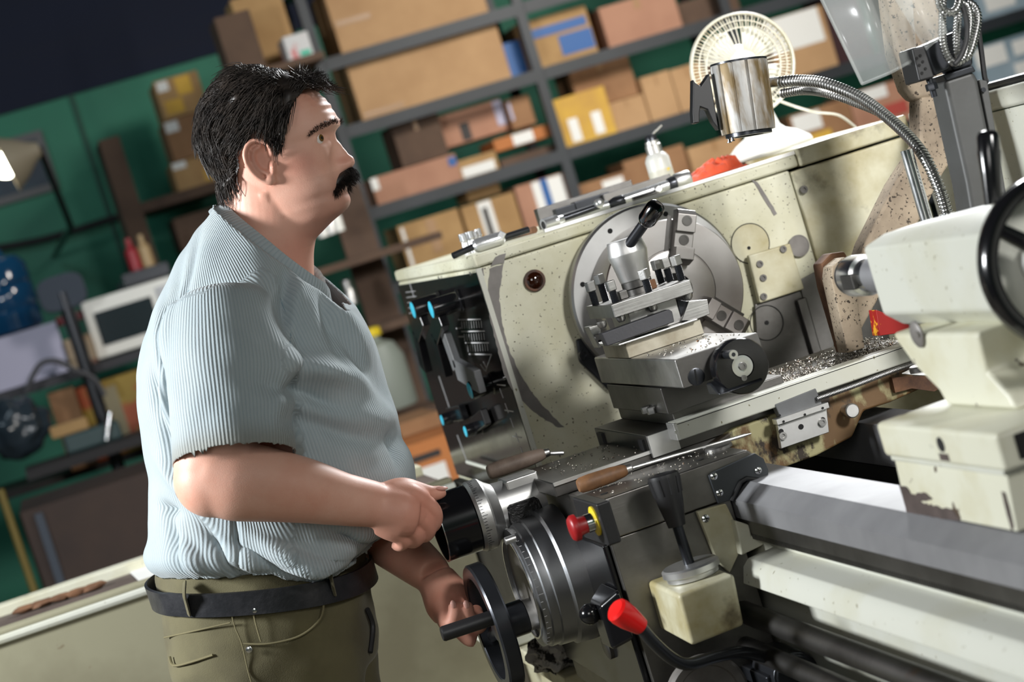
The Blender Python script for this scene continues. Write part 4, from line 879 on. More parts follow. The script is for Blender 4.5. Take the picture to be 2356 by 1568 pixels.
o=ob('metal_chips',bm,cm,None,kind='stuff',ang=180);o['label']='curly steel chips heaped on the cross slide';o['category']='chips'
bm=bmn()
for _ in range(70): curl(V((rg.uniform(.66,.80),rg.uniform(3.0,3.22),1.0325)),rg.uniform(.0006,.0016))
for _ in range(70): curl(V((rg.uniform(.67,.87),rg.uniform(2.85,2.98),ZC+.0010)),rg.uniform(.0005,.0012))
for _ in range(60): curl(V((rg.uniform(.835,.95),rg.uniform(2.86,3.07),1.1642)),rg.uniform(.0006,.0016))
o=ob('metal_chips',bm,cm,None,kind='stuff',ang=180);o['label']='scattered fine steel chips on saddle and compound slide';o['category']='chips'
# ================================================================= THE WORKER
MB=pD(600,1340,3.32);MB.z=0
def fr(a): a=math.radians(a);return V((math.cos(a),-math.sin(a),0)),V((math.sin(a),math.cos(a),0))
TF,TL=fr(15)                     # torso forward / left
def tw_(x,y,z): return MB+TF*x+TL*y+V((0,0,z))
HFd,HLd=fr(21)                   # head forward / left
HC=tw_(.228,0,1.632)             # head centre (eye height)
def hw_(x,y,z): return HC+HFd*x+HLd*y+V((0,0,z))
def hsag(px_,py_,off=0.):        # pixel -> head frame (x,z) on the plane y=off
    d=ray(px_,py_);q=CO-HC;t=(off-q.dot(HLd))/d.dot(HLd);p=CO+d*t-HC;return p.dot(HFd),p.z
PM=thing('person','man in a pale blue ribbed T-shirt and olive trousers turning lathe handwheels','person',(MB.x,MB.y,0))
def interp(tab,z):
    if z<=tab[0][0]: return tab[0][1:]
    for a,b in zip(tab,tab[1:]):
        if z<=b[0]:
            t=(z-a[0])/(b[0]-a[0]);t=t*t*(3-2*t)*.5+t*.5
            return [p+(q-p)*t for p,q in zip(a[1:],b[1:])]
    return tab[-1][1:]
def loft(bm,secs,n=40):          # secs = list of point lists
    R=[[bm.verts.new(p) for p in s] for s in secs];n=len(R[0])
    for a,b in zip(R,R[1:]):
        for i in range(n): bm.faces.new((a[i],a[(i+1)%n],b[(i+1)%n],b[i]))
    bm.faces.new(R[0][::-1]);bm.faces.new(R[-1])
def sgnp(v,p): return math.copysign(abs(v)**p,v)
def sect(f,cx,hd,hw,z,n=48,e=.88,cy=0): return [f(cx+hd*sgnp(math.cos(2*PI*i/n),e),cy+hw*sgnp(math.sin(2*PI*i/n),e),z) for i in range(n)]
TOR=[(.93,.005,.166,.180),(.97,.010,.175,.186),(1.0,.02,.186,.193),(1.05,.048,.203,.200),(1.10,.064,.206,.203),(1.15,.078,.205,.202),(1.20,.087,.199,.199),(1.30,.094,.189,.196),(1.36,.098,.176,.192),(1.41,.102,.154,.180),(1.445,.108,.133,.160),(1.48,.118,.112,.132),(1.52,.140,.100,.100),(1.545,.157,.085,.086),(1.57,.172,.058,.072),(1.62,.18,.055,.070)]
def remesh(bm,vox,smooth=2,name='tmp'):
    bmesh.ops.recalc_face_normals(bm,faces=bm.faces)
    me=bpy.data.meshes.new(name);bm.to_mesh(me);bm.free()
    o=bpy.data.objects.new(name,me);COL.objects.link(o)
    m=o.modifiers.new('r','REMESH');m.mode='VOXEL';m.voxel_size=vox;m.use_smooth_shade=True
    dg=bpy.context.evaluated_depsgraph_get();dg.update()
    r=bpy.data.meshes.new_from_object(o.evaluated_get(dg));bpy.data.objects.remove(o);bpy.data.meshes.remove(me)
    n=len(r.vertices);co=np.empty(n*3);r.vertices.foreach_get('co',co);co=co.reshape(-1,3)
    e=np.empty(len(r.edges)*2,dtype=np.int64);r.edges.foreach_get('vertices',e);e=e.reshape(-1,2)
    deg=np.bincount(e.ravel(),minlength=n)[:,None]
    def lap(c,k,lam=.55):
        for _ in range(k):
            s=np.zeros_like(c)
            for j in range(3): s[:,j]=np.bincount(e[:,0],weights=c[e[:,1],j],minlength=n)+np.bincount(e[:,1],weights=c[e[:,0],j],minlength=n)
            c=c+lam*(s/np.maximum(deg,1)-c)
        return c
    co=lap(co,smooth);return r,co,lap
def setco(me,co): me.vertices.foreach_set('co',np.ascontiguousarray(co,dtype=np.float64).ravel());me.update()
def normals(me):
    n=np.empty(len(me.vertices)*3);me.vertices.foreach_get('normal',n);return n.reshape(-1,3)
# ---------------- head (head frame: x forward, y left, z up, origin at eye height)
FACE=[hsag(*p) for p in ((700,195),(734,212),(758,238),(774,267),(781,286),(771,306))]
# skull profile front (z,x) without nose, back (z,x), half width
FR=sorted([(z,x-.001) for x,z in FACE[:-1]]+[(-.0036,.1010),(-.0119,.0995),(-.03,.0935),(-.045,.0915),(-.060,.0935),(-.0727,.0970),(-.0828,.0955),(-.0899,.0920),(-.0951,.0905),(-.104,.0925),(-.1111,.0924),(-.1176,.0885),(-.1213,.083),(-.1259,.071),(-.1337,.052),(-.144,.032),(.108,.02),(.120,-.01)])
NP=sorted([(-.0036,.1016),(-.0119,.1011),(-.0248,.1066),(-.0407,.1126),(-.0534,.1189),(-.0583,.1168),(-.0614,.1127),(-.0640,.1030),(-.068,.0940)])
BK=[(-.145,.0),(-.13,-.02),(-.11,-.045),(-.09,-.062),(-.06,-.075),(-.03,-.084),(.0,-.092),(.03,-.095),(.06,-.090),(.09,-.072),(.11,-.045),(.121,-.015)]
WD=[(-.145,.030),(-.135,.044),(-.12,.056),(-.10,.064),(-.08,.067),(-.05,.070),(-.02,.071),(0,.071),(.03,.073),(.06,.071),(.085,.060),(.105,.042),(.117,.022),(.122,.008)]
def headpt(t,z):
    xf=interp(FR,z)[0];xb=interp(BK,z)[0];w=interp(WD,z)[0]
    xm=xb+(xf-xb)*.48
    c,s=math.cos(t),math.sin(t)
    if c>=0:
        k=.80 if z>-.09 else .86
        x=xm+(xf-xm)*sgnp(c,k);y=w*sgnp(s,.95)
    else: x=xm+(xm-xb)*sgnp(c,.9);y=w*sgnp(s,.9)
    g=lambda a,b,s1,s2:math.exp(-((abs(y)-a)/s1)**2-((z-b)/s2)**2)
    if c>0:
        x+=-.010*g(.033,-.006,.015,.011)+.005*g(.028,.012,.020,.008)-.004*g(.013,-.008,.006,.010)
        x+=.004*g(.043,-.034,.016,.014)-.003*g(.035,-.078,.012,.02)-.003*g(.027,-.088,.006,.010)+.004*g(.048,-.078,.02,.03)
        x+=.0015*math.sin(z*2*PI/.0125)*math.exp(-((z-.045)/.020)**2)*math.exp(-(y/.05)**4)
        if -.068<z<.0:
            am=max(0,interp(NP,z)[0]-xf);t2=max(0,min(1,-z/.055));sg=.0085+.0065*t2*t2
            x+=am*math.exp(-(abs(y)/sg)**2.2)+.010*math.exp(-((abs(y)-.0135)/.0055)**2-((z+.055)/.0075)**2)
    return x,y,z
bm=bmn();secs=[];nz=120
for i in range(nz+1):
    z=-.143+(.1215+.143)*i/nz
    secs.append([hw_(*headpt(2*PI*k/120,z)) for k in range(120)])
loft(bm,secs)
# eyelids, lips
for s in (-1,1):
    arc=lambda r,dz,dx:[hw_(.0815+dx-.006*abs(k)/3*.8,s*(.034+k*.0052),dz-.005+r*(1-(k/3)**2)) for k in (-3,-2,-1,0,1,2,3)]
    tube(bm,crom(arc(.0046,-.001,.0015),4),.0031,8);tube(bm,crom(arc(-.0034,-.0020,-.0005),4),.0024,8)
tube(bm,crom([hw_(.078,.024,-.0875),hw_(.0885,.012,-.087),hw_(.0925,0,-.0865),hw_(.0885,-.012,-.087),hw_(.078,-.024,-.0875)],5),.0036,8)
blob(bm,hw_(.1085,0,-.0505),.0098,3,(1,1,.95))
for s in (-1,1): blob(bm,hw_(.0985,s*.0115,-.0545),.0085,2,(1.1,.9,.9))
# ears
for s in (-1,1):
    ex,ez=hsag(607,373,-.07);
    base=lambda u,v,o:hw_(ex+u+.0,s*(.070+o),ez+v)
    # ear tilted back about 17 deg, pixel-measured outline: top, back, lobe
    def eu(a,rx,rz,o):   # outline angle
        u=rx*math.cos(a);v=rz*math.sin(a);t=math.radians(12);return base(u*math.cos(t)+v*math.sin(t)*-1*-.25,v*math.cos(t),o)
    hel=[(.016,.006,.002),(.017,.022,.006),(.006,.034,.010),(-.009,.034,.014),(-.020,.022,.017),(-.022,.006,.017),(-.018,-.012,.014),(-.009,-.026,.010),(.002,-.034,.007),(.010,-.030,.003)]
    tube(bm,crom([base(*q) for q in hel],5),.0042,8)
    an=[(.004,.024,.006),(-.008,.020,.010),(-.012,.006,.011),(-.008,-.010,.009),(.002,-.018,.006)]
    tube(bm,crom([base(*q) for q in an],5),.0038,8)
    tube(bm,[base(.014,-.004,.001),base(.012,-.012,.006),base(.011,-.020,.004)],[.004,.005,.004],8)
    # concha plate
    R=[base(q[0]*.96,q[1]*.96,q[2]-.005) for q in hel]
    prism(bm,R,HLd*(-s*.012))
    blob(bm,base(.004,-.029,.006),.0085,2,(1,.6,1.1))
# neck
neck=[((.150,0,1.40),.072,.085),((.158,0,1.44),.069,.076),((.172,0,1.48),.067,.069),((.190,0,1.52),.068,.068),((.200,0,1.56),.070,.066),((.206,0,1.60),.068,.062)]
loft(bm,[[tw_(c[0]+d*math.cos(2*PI*i/40)+(.012*math.sin(2*PI*i/40)**2*0),c[1]+w*math.sin(2*PI*i/40),c[2]-(.020*math.cos(2*PI*i/40))) for i in range(40)] for c,d,w in neck])
blob(bm,hw_(-.005,0,-.128),.05,3,(1.05,1.12,.50));blob(bm,hw_(.030,0,-.116),.04,3,(1.05,1.15,.50))          # soft under-chin
tube(bm,[hw_(-.02,-.055,-.06),tw_(.19,-.045,1.47),tw_(.20,-.015,1.415)],[.016,.014,.011],10)   # neck cord
# torso, legs (inside the clothes)
loft(bm,[sect(tw_,cx,hd-.03,hw-.03,z) for z,cx,hd,hw in TOR[2:11]])
LEG=[(-1,[(.0,-.092,.98,.085,.085),(-.005,-.095,.85,.085,.082),(.0,-.10,.70,.072,.07),(.0,-.10,.50,.056,.055),(-.02,-.10,.35,.052,.05),(-.03,-.10,.12,.038,.036),(-.03,-.10,.06,.038,.038)])]
for s in (-1,1): loft(bm,[[tw_(x+a*math.cos(2*PI*i/28),-s*y+b*math.sin(2*PI*i/28),z) for i in range(28)] for x,y,z,a,b in LEG[0][1]])
loft(bm,[sect(tw_,.0,.13,.15,z) for z in (.88,.95,1.02)])
for s in (-1,1): loft(bm,[[tw_(x+.0,s*.10+b*math.cos(2*PI*i/20),max(.012,.045+h*math.sin(2*PI*i/20))) for i in range(20)] for x,b,h in ((-.08,.03,.03),(-.03,.036,.04),(.06,.042,.03),(.14,.036,.02))])
# arms
def limb(P,r,n=24): tube(bm,crom(P,8),[float(x) for x in np.interp(np.linspace(0,len(P)-1,(len(P)-1)*8+1),range(len(P)),r)],n)
SR=tw_(.098,-.155,1.375);ER=pY(487,1092,3.075);WR=pY(868,1160,3.095);MR=pY(600,1112,3.065)
limb([tw_(.10,-.10,1.37),SR,SR.lerp(ER,.5)+V((0,-.004,0)),SR.lerp(ER,.8),ER],[.05,.052,.057,.061,.056])
limb([ER+V((-.004,0,.004)),pY(540,1106,3.066),MR,pY(700,1128,3.068),pY(790,1148,3.08),WR],[.056,.059,.057,.049,.040,.034])
blob(bm,ER+V((-.002,0,-.006)),.057,3)
SL=tw_(.098,.155,1.37);EL=pY(760,1130,3.50);WL=pY(1000,1325,3.235)
limb([tw_(.10,.10,1.36),SL,SL.lerp(EL,.5),EL+V((-.02,0,.03)),EL,EL.lerp(WL,.3),EL.lerp(WL,.65),WL],[.05,.052,.052,.052,.051,.052,.044,.031])
def finger(P,r): limb(P,r,12)
# right hand on the cross-feed wheel (back of the hand to the camera, thumb on top)
YR=3.088
def hp_(x,y,dy=0): return pY(x,y,YR+dy)
limb([WR,hp_(890,1170,.004),hp_(925,1178,.0),hp_(950,1182,.002)],[.033,.036,.039,.034],20)
for P,r in (([hp_(905,1140,.01),hp_(945,1145,.0),hp_(980,1158,-.003)],[.024,.024,.0165]),([hp_(900,1165,.0),hp_(940,1178,-.006),hp_(972,1190,-.004)],[.026,.024,.0155]),([hp_(890,1185,.0),hp_(920,1200,-.004),hp_(950,1214,-.002)],[.026,.022,.015]),([hp_(880,1200,.004),hp_(900,1216,.0),hp_(922,1232,.002)],[.024,.020,.0135])): limb(P,r,16)
finger([hp_(955,1148,0),hp_(983,1160,-.004),hp_(1000,1180,.0),hp_(1000,1203,.012),hp_(988,1214,.030),hp_(978,1212,.045)],[.016,.0142,.0128,.0115,.0105,.009])
finger([hp_(948,1180,-.004),hp_(974,1194,-.006),hp_(986,1214,.002),hp_(980,1230,.016),hp_(966,1234,.032)],[.0155,.0140,.0128,.0118,.0095])
finger([hp_(925,1204,-.003),hp_(951,1218,-.004),hp_(960,1234,.004),hp_(952,1246,.018),hp_(938,1246,.032)],[.0145,.0132,.0122,.0112,.009])
finger([hp_(900,1220,.0),hp_(922,1235,.0),hp_(928,1248,.008),hp_(918,1256,.020),hp_(905,1254,.032)],[.0130,.0115,.0108,.0098,.008])
finger([hp_(885,1135,.016),hp_(925,1122,.014),hp_(960,1128,.016),hp_(992,1135,.018),hp_(1016,1130,.02),hp_(1025,1126,.021)],[.019,.0175,.0150,.0128,.0112,.0085])
# left hand on the apron wheel, palm to the camera
def lp(x,y,Y): return pY(x,y,Y)
limb([WL,lp(1015,1352,3.225),lp(1030,1385,3.21),lp(1045,1410,3.205)],[.031,.034,.037,.033],20)
limb([lp(1010,1345,3.22),lp(1028,1400,3.19),lp(1035,1440,3.175)],[.026,.024,.017],16)
limb([lp(1030,1345,3.225),lp(1060,1370,3.215),lp(1085,1385,3.21)],[.024,.022,.016],16)
finger([lp(1024,1400,3.185),lp(1028,1430,3.165),lp(1040,1432,3.150),lp(1048,1410,3.150),lp(1044,1386,3.155)],[.016,.014,.013,.0125,.010])
finger([lp(1068,1380,3.21),lp(1090,1402,3.185),lp(1092,1425,3.165),lp(1078,1420,3.150),lp(1074,1395,3.150),lp(1073,1384,3.152)],[.016,.014,.013,.012,.0115,.009])
finger([lp(1060,1410,3.205),lp(1094,1440,3.19),lp(1108,1432,3.17),lp(1102,1412,3.16)],[.015,.013,.012,.009])
finger([lp(1040,1425,3.20),lp(1062,1450,3.185),lp(1080,1470,3.175),lp(1096,1476,3.172)],[.016,.0145,.013,.010])
skinme,co,lap=remesh(bm,.0023,3)
def d2(p): return ((co-np.array(p))**2).sum(1)
hand=np.exp(-d2(pY(960,1190,3.09))/.055**2)+np.exp(-d2(pY(1050,1400,3.19))/.055**2)
hz=co[:,2]-HC.z;wgt=np.clip(1.2-1.6*hand,0,1)*np.clip((-.104-hz)/.014,0,1)
cs3=lap(co,30);co=co+(cs3-co)*wgt[:,None]
setco(skinme,co)
def skinmat():
    m=mat('skin',srgb(226,176,155),.5,0,srgb(213,150,127),(9,.42,.72),bump=(500,.10),sss=.06,spec=.4)
    nt=m.node_tree;B=nt.nodes['Principled BSDF'];base=B.inputs['Base Color'].links[0].from_socket
    at=N(nt,'ShaderNodeAttribute',attribute_name='blush');mx=N(nt,'ShaderNodeMix',data_type='RGBA')
    nt.links.new(at.outputs['Fac'],mx.inputs['Factor']);nt.links.new(base,mx.inputs[6]);mx.inputs[7].default_value=c4(srgb(192,112,92))
    a2=N(nt,'ShaderNodeAttribute',attribute_name='stubble');m2=N(nt,'ShaderNodeMix',data_type='RGBA')
    nt.links.new(a2.outputs['Fac'],m2.inputs['Factor']);nt.links.new(mx.outputs[2],m2.inputs[6]);m2.inputs[7].default_value=c4(srgb(150,112,98))
    nt.links.new(m2.outputs[2],B.inputs['Base Color']);return m
HM=np.array([list(HFd),list(HLd),[0,0,1]])
hl=(co-np.array(HC))@HM.T          # head-frame coordinates of all body vertices
def gs(c,s): return np.exp(-(((hl-np.array(c))/np.array(s))**2).sum(1))
bl=.55*gs((.045,-.055,-.035),(.03,.02,.022))+.6*gs((.10,0,-.05),(.02,.02,.012))+.5*gs((-.01,-.085,-.01),(.02,.02,.03))+.5*gs((.0,-.04,-.16),(.05,.05,.04))
bl+=.55*np.exp(-((co-np.array(pY(960,1200,3.08)))**2).sum(1)/.07**2)+.6*np.exp(-((co-np.array(pY(1050,1410,3.19)))**2).sum(1)/.06**2)+.25*np.exp(-((co-np.array(ER))**2).sum(1)/.05**2)
stb=.42*((hl[:,0]>0.0)&(hl[:,2]<-.06)&(hl[:,2]>-.16))*np.clip((-.055-hl[:,2])/.03,0,1)*np.clip((hl[:,0]-.0)/.04,0,1)
for nm,v in (('blush',bl),('stubble',stb)):
    a=skinme.attributes.new(nm,'FLOAT','POINT');a.data.foreach_set('value',np.ascontiguousarray(np.clip(v,0,1),dtype=np.float32))
skinme.materials.clear();body=obm('body',skinme,skinmat(),PM,smooth=True,ang=180)
# eyes
for s in (-1,1):
    c=hw_(.0775,s*.034,-.006);bm=bmn();blob(bm,c,.0110,3);eye=ob('eye',bm,mat('eye_white',srgb(225,218,212),.15),PM)
    d=(HFd*.90+V((0,0,-.02))-HLd*.42).normalized()
    bm=bmn();lathe(bm,c+d*.0104,d,[(0,.0056),(.0006,.0050),(.0009,.0028)],20);ir=ob('iris',bm,mat('brown_iris',srgb(112,84,40),.1),eye)
    bm=bmn();lathe(bm,c+d*.0112,d,[(0,.0026),(.0003,.0024)],16);ob('pupil',bm,M_['hole'],eye)
# thumb nail, finger nails
nailm=mat('nail',srgb(232,178,164),.3)
c=hp_(1012,1124,.008)
bm=bmn();blob(bm,hp_(1016,1123,.012),.008,2,(1.25,.9,.45),M=Matrix.Rotation(.25,4,'Y'));ob('thumb_nail',bm,nailm,PM)
for x,y,Y in ((1043,1390,3.1435),(1073,1390,3.1405)):
    bm=bmn();blob(bm,lp(x,y,Y),.0062,2,(.8,.5,1.15));ob('finger_nail',bm,nailm,PM)
# ---------------- hair: a cap plus many strands
HL_=[hsag(*p,-.055) for p in ((722,205),(690,215),(676,240),(666,300),(650,352),(630,338),(612,330),(585,326),(556,345),(560,385),(548,412),(522,432),(500,436))]
poly_=[(x,z) for x,z in HL_]+[(-.20,-.07),(-.20,.25),(.12,.25)]
def inpoly(x,z):
    c=False;n=len(poly_)
    for i in range(n):
        x0,z0=poly_[i];x1,z1=poly_[(i+1)%n]
        if (z0>z)!=(z1>z) and x<(x1-x0)*(z-z0)/(z1-z0)+x0: c=not c
    return c
front_line=HL_[0]
nrm=normals(skinme)
idx=np.where((hl[:,2]>-.075)&(np.abs(hl[:,1])<.078)&(hl[:,0]>-.13)&(hl[:,0]<.11)&(hl[:,2]<.16))[0]
cand=[int(i) for i in idx if inpoly(hl[i,0],hl[i,2]) and not (abs(hl[i,1])>.0725 and hl[i,2]<.03 and hl[i,0]>-.045)]
hairm=mat('dark_brown_hair',(.018,.014,.012),.46,0,(.055,.042,.034),(40,.4,.7),spec=.4)
# cap: the scalp faces pushed out
cs_=set(cand);bm=bmn();vm={}
def hnoise(p,f): return mnoise.noise(V(p)*f)
thick=lambda p:.010+.008*min(1,max(0,(p[2]-.0)/.08))
for pol in skinme.polygons:
    vs=list(pol.vertices)
    if all(v in cs_ for v in vs):
        fv=[]
        for v in vs:
            if v not in vm:
                p=hl[v];k=thick(p)*(.75+.35*hnoise(p,60));vm[v]=bm.verts.new(V(co[v])+V(nrm[v])*k)
            fv.append(vm[v])
        bm.faces.new(fv)
hc=ob('hair',bm,hairm,PM,ang=180)
rng=random.Random(3);bm=bmn()
def strand(bm,P,r0):
    pts=[V(p) for p in P];m=len(pts);prev=None;ringsv=[]
    for i in range(m):
        d=(pts[min(i+1,m-1)]-pts[max(i-1,0)]);d.normalize()
        x=d.cross(V((.3,.5,.8))).normalized();y=d.cross(x);r=r0*(1-.75*i/(m-1))
        ringsv.append([bm.verts.new(pts[i]+x*(r*math.cos(a))+y*(r*math.sin(a))) for a in (0,2.094,4.189)])
    for a,b in zip(ringsv,ringsv[1:]):
        for k in range(3): bm.faces.new((a[k],a[(k+1)%3],b[(k+1)%3],b[k]))
NH=5200
for _ in range(NH):
    v=cand[rng.randrange(len(cand))];p=V(co[v]);n=V(nrm[v]);h=hl[v];x,y,z=h
    # flow in head frame
    if z>.085: f=V((-.55 if x<.06 else .55,.25*(1 if y>0 else -1),.15))
    elif x>.03: f=V((-.55,0,-.6))
    elif x>-.05: f=V((-.9,0,-.30 if z<.06 else -.5))
    else: f=V((-.25,0,-1))
    L_=.030+.018*rng.random()
    if x>.055 and z>.06: f=V((.75,.35*(1 if y>0 else -1)*rng.random(),.55));L_=.030+.022*rng.random()
    if z<-.03: L_*=.45
    if x>.0 and z<.045: L_*=.45;f=V((-.5,0,-.8))
    if x>-.06 and z<.03: L_*=.7
    f=HFd*f.x+HLd*f.y+V((0,0,f.z))
    f=f+V((rng.uniform(-.25,.25),rng.uniform(-.25,.25),rng.uniform(-.25,.25)))
    t=(f-n*f.dot(n)).normalized();k=thick(h)
    a=p+n*(k*.45);b=a+t*(L_*.35)+n*(k*(.45+.35*rng.random()));c=b+t*(L_*.35)-n*.002+V((0,0,-.002));d=c+t*(L_*.35)-n*.005+V((0,0,-.004))
    if x>.055 and z>.06: d=c+t*(L_*.35)+V((0,0,.006))-n*.001
    strand(bm,[a,b,c,d],.0009+.0004*rng.random())
ob('hair_strands',bm,hairm,hc,kind='stuff',ang=180)
# moustache and eyebrows
mm=mat('black_moustache_hair',(.010,.008,.007),.4,0,(.03,.022,.018),(60,.4,.7))
bm=bmn();tube(bm,crom([hw_(.074,.034,-.089),hw_(.087,.026,-.078),hw_(.098,.012,-.071),hw_(.102,0,-.069),hw_(.098,-.012,-.071),hw_(.087,-.026,-.078),hw_(.074,-.034,-.089)],6),[.0035]+[float(x) for x in np.interp(np.linspace(0,1,36),[0,.3,.5,.7,1],[.0045,.0075,.0075,.0075,.004])],10);ms=ob('moustache',bm,mm,PM)
bm=bmn()
for _ in range(1500):
    s=rng.uniform(-1,1);u=abs(s);y=s*.034;x=.1075-.030*u**1.8;z=-.0615-.024*u**1.9+rng.uniform(-.008,.002)
    o=hw_(x+rng.uniform(-.004,.003),y,z);d=(HFd*(.55-.3*u)+HLd*(s*.8)+V((0,0,-1.0))).normalized();d=d+V((rng.uniform(-.3,.3),rng.uniform(-.3,.3),rng.uniform(-.2,.2)));L_=.010+.007*rng.random()
    strand(bm,[o,o+d*L_*.5+HFd*.002,o+d*L_],.0006)
ob('moustache_strands',bm,mm,ms,kind='stuff',ang=180)
from mathutils.bvhtree import BVHTree
def bvh_of(me): return BVHTree.FromPolygons([v.co.copy() for v in me.vertices],[tuple(p.vertices) for p in me.polygons])
skb=bvh_of(skinme);roots=[];bl_=crom([V((712,311,0)),V((724,301,0)),V((738,292,0)),V((754,285,0)),V((768,281,0)),V((776,284,0))],12)
for _ in range(330):
    u=rng.random();p=bl_[int(u*(len(bl_)-1))];w=3.0+3.5*math.sin(PI*min(1,u*1.1));h=skb.ray_cast(CO,ray(p.x+rng.uniform(-1,1),p.y+rng.uniform(-w,w)).normalized())
    if h[0] is None or h[0].y>3.5: continue
    q=h[0]-HC;roots.append((u,q.dot(HFd),q.dot(HLd),q.z))
bm2=mat('brown_eyebrow_hair',(.045,.032,.026),.6)
for s in (-1,1):
    bm=bmn()
    for u,x,y,z in roots:
        o=hw_(x-.0005,y*(1 if s<0 else -1),z);d=HLd*(s*(1-.75*u))+V((0,0,.02+.30*u))+HFd*(.10+.15*u)+V((rng.uniform(-.3,.3),rng.uniform(-.3,.3),rng.uniform(-.3,.3)));d.normalize();L_=.006+.005*rng.random()
        strand(bm,[o,o+d*L_*.5,o+d*L_],.00036)
    ob('eyebrow',bm,bm2,PM,kind='stuff',ang=180)
# ---------------- shirt
bm=bmn()
loft(bm,[sect(tw_,cx,hd,hw,z,56) for z,cx,hd,hw in TOR])
HR=tw_(.068,-.238,1.205);SR2=tw_(.098,-.155,1.418)
slv=[SR2-(HR-SR2)*.12,SR2,SR2.lerp(HR,.35)+TL*-.012,SR2.lerp(HR,.7)+TL*-.006,HR,HR+(HR-SR2)*.12]
tube(bm,crom(slv,8),[float(x) for x in np.interp(np.linspace(0,5,41),range(6),[.05,.076,.086,.089,.090,.090])],36)
HLs=tw_(.12,.235,1.22);SL2=tw_(.098,.155,1.418)
sl2=[SL2-(HLs-SL2)*.12,SL2,SL2.lerp(HLs,.35)+TL*.012,SL2.lerp(HLs,.7),HLs,HLs+(HLs-SL2)*.12]
tube(bm,crom(sl2,8),[float(x) for x in np.interp(np.linspace(0,5,41),range(6),[.05,.076,.086,.089,.090,.090])],36)
# belly bulge, soft overhang at the waist
blob(bm,tw_(.10,0,1.10),.19,4,(.99,1.03,.72))
shme,sc,lap=remesh(bm,.0042,7)
TM=np.array([list(TF),list(TL),[0,0,1]]);sl=(sc-np.array(MB))@TM.T      # torso frame
setco(shme,sc);sn=normals(shme);tn=sn@TM.T
def sg_(c,s,ang=0):       # elongated crease in (x,z) on the near side
    dx=sl[:,0]-c[0];dz=sl[:,2]-c[1];ca,sa=math.cos(ang),math.sin(ang)
    u=dx*ca+dz*sa;v=-dx*sa+dz*ca
    return np.exp(-(u/s[0])**2-(v/s[1])**2)
near=np.clip((-sl[:,1]+.02)/.06,0,1)
Rr=lambda d:math.radians(d)
disp=np.zeros(len(sc))
def crease(px1,px2,w,amp,off=-.2):
    global disp
    def tf(p):
        d=ray(*p);q=CO-MB;t=(off-q.dot(TL))/d.dot(TL);r=CO+d*t-MB;return r.dot(TF),r.z
    (x0,z0),(x1,z1)=tf(px1),tf(px2);L_=math.hypot(x1-x0,z1-z0);a=math.atan2(z1-z0,x1-x0);c=((x0+x1)/2,(z0+z1)/2)
    disp+=1.9*amp*near*sg_(c,(L_*.55,w),a)
for a,b,w,am in (((380,640),(350,900),.010,-.010),((400,650),(375,860),.008,.008),((345,760),(370,980),.010,.007),((360,760),(395,1000),.009,-.011),((345,900),(390,1080),.008,-.008),((420,560),(395,720),.009,-.006),
  ((640,640),(665,800),.012,-.012),((670,660),(650,900),.009,.008),((600,700),(700,930),.010,.006),((640,880),(790,960),.012,-.012),((650,840),(770,880),.012,.008),((690,960),(880,1040),.016,-.009),((660,920),(860,990),.016,.008),((720,700),(880,960),.009,-.010),((760,700),(900,930),.008,.008),((790,720),(900,900),.006,-.006),((820,820),(905,1000),.008,-.008),
  ((700,620),(760,820),.008,-.006),((860,900),(915,1060),.009,.007),((880,1000),(900,1090),.006,-.009),((540,1190),(555,1320),.004,-.006),((480,1230),(550,1330),.008,-.010),((400,1240),(470,1320),.010,.008),((370,1200),(420,1290),.010,-.010),((560,1260),(700,1330),.008,-.011),((600,1240),(740,1320),.009,.009),((760,1230),(860,1290),.009,-.009),((640,1300),(800,1320),.006,.008),((355,1180),(400,1190),.010,-.012),((690,630),(860,900),.014,.010),((720,620),(905,930),.010,-.010),((655,820),(820,900),.018,.009),((360,1080),(460,1180),.010,.006)):
    crease(a,b,w,am)
# general softness
nzv=np.array([mnoise.noise(V(p)*9)*.004+mnoise.noise(V(p)*22+V((3,1,7)))*.0022 for p in sc])
disp+=nzv
sc2=sc+sn*disp[:,None];sc2=lap(sc2,1)
# sleeve fold: keep the sleeve edge flaring
setco(shme,sc2)
sl2_=(sc2-np.array(MB))@TM.T
axr=np.array(HR)-np.array(SR2);axl_=np.array(HLs)-np.array(SL2)
def along(P,S,A): return ((P-np.array(S))@A)/(A@A)
def radial(P,S,A):
    t=along(P,S,A)[:,None];return np.linalg.norm(P-np.array(S)-t*A,axis=1)
tr=along(sc2,SR2,axr);rr_=radial(sc2,SR2,axr);tl_=along(sc2,SL2,axl_);rl=radial(sc2,SL2,axl_)
hp=[];
for p in ((372,1340),(430,1331),(550,1318),(640,1314),(700,1330),(742,1341),(790,1322),(870,1262)):
    d=ray(*p);q_=CO-MB;t=(-.16-q_.dot(TL))/d.dot(TL);r=CO+d*t-MB;hp.append((r.dot(TF),r.z))
hem=np.interp(sl2_[:,0],[h[0] for h in hp],[h[1] for h in hp])
zt=[t[0] for t in TOR];cxv=np.interp(sl2_[:,2],zt,[t[1] for t in TOR]);hdv=np.interp(sl2_[:,2],zt,[t[2] for t in TOR]);hwv=np.interp(sl2_[:,2],zt,[t[3] for t in TOR])
imp=(np.abs(sl2_[:,0]-cxv)/hdv)**2.27+(np.abs(sl2_[:,1])/hwv)**2.27
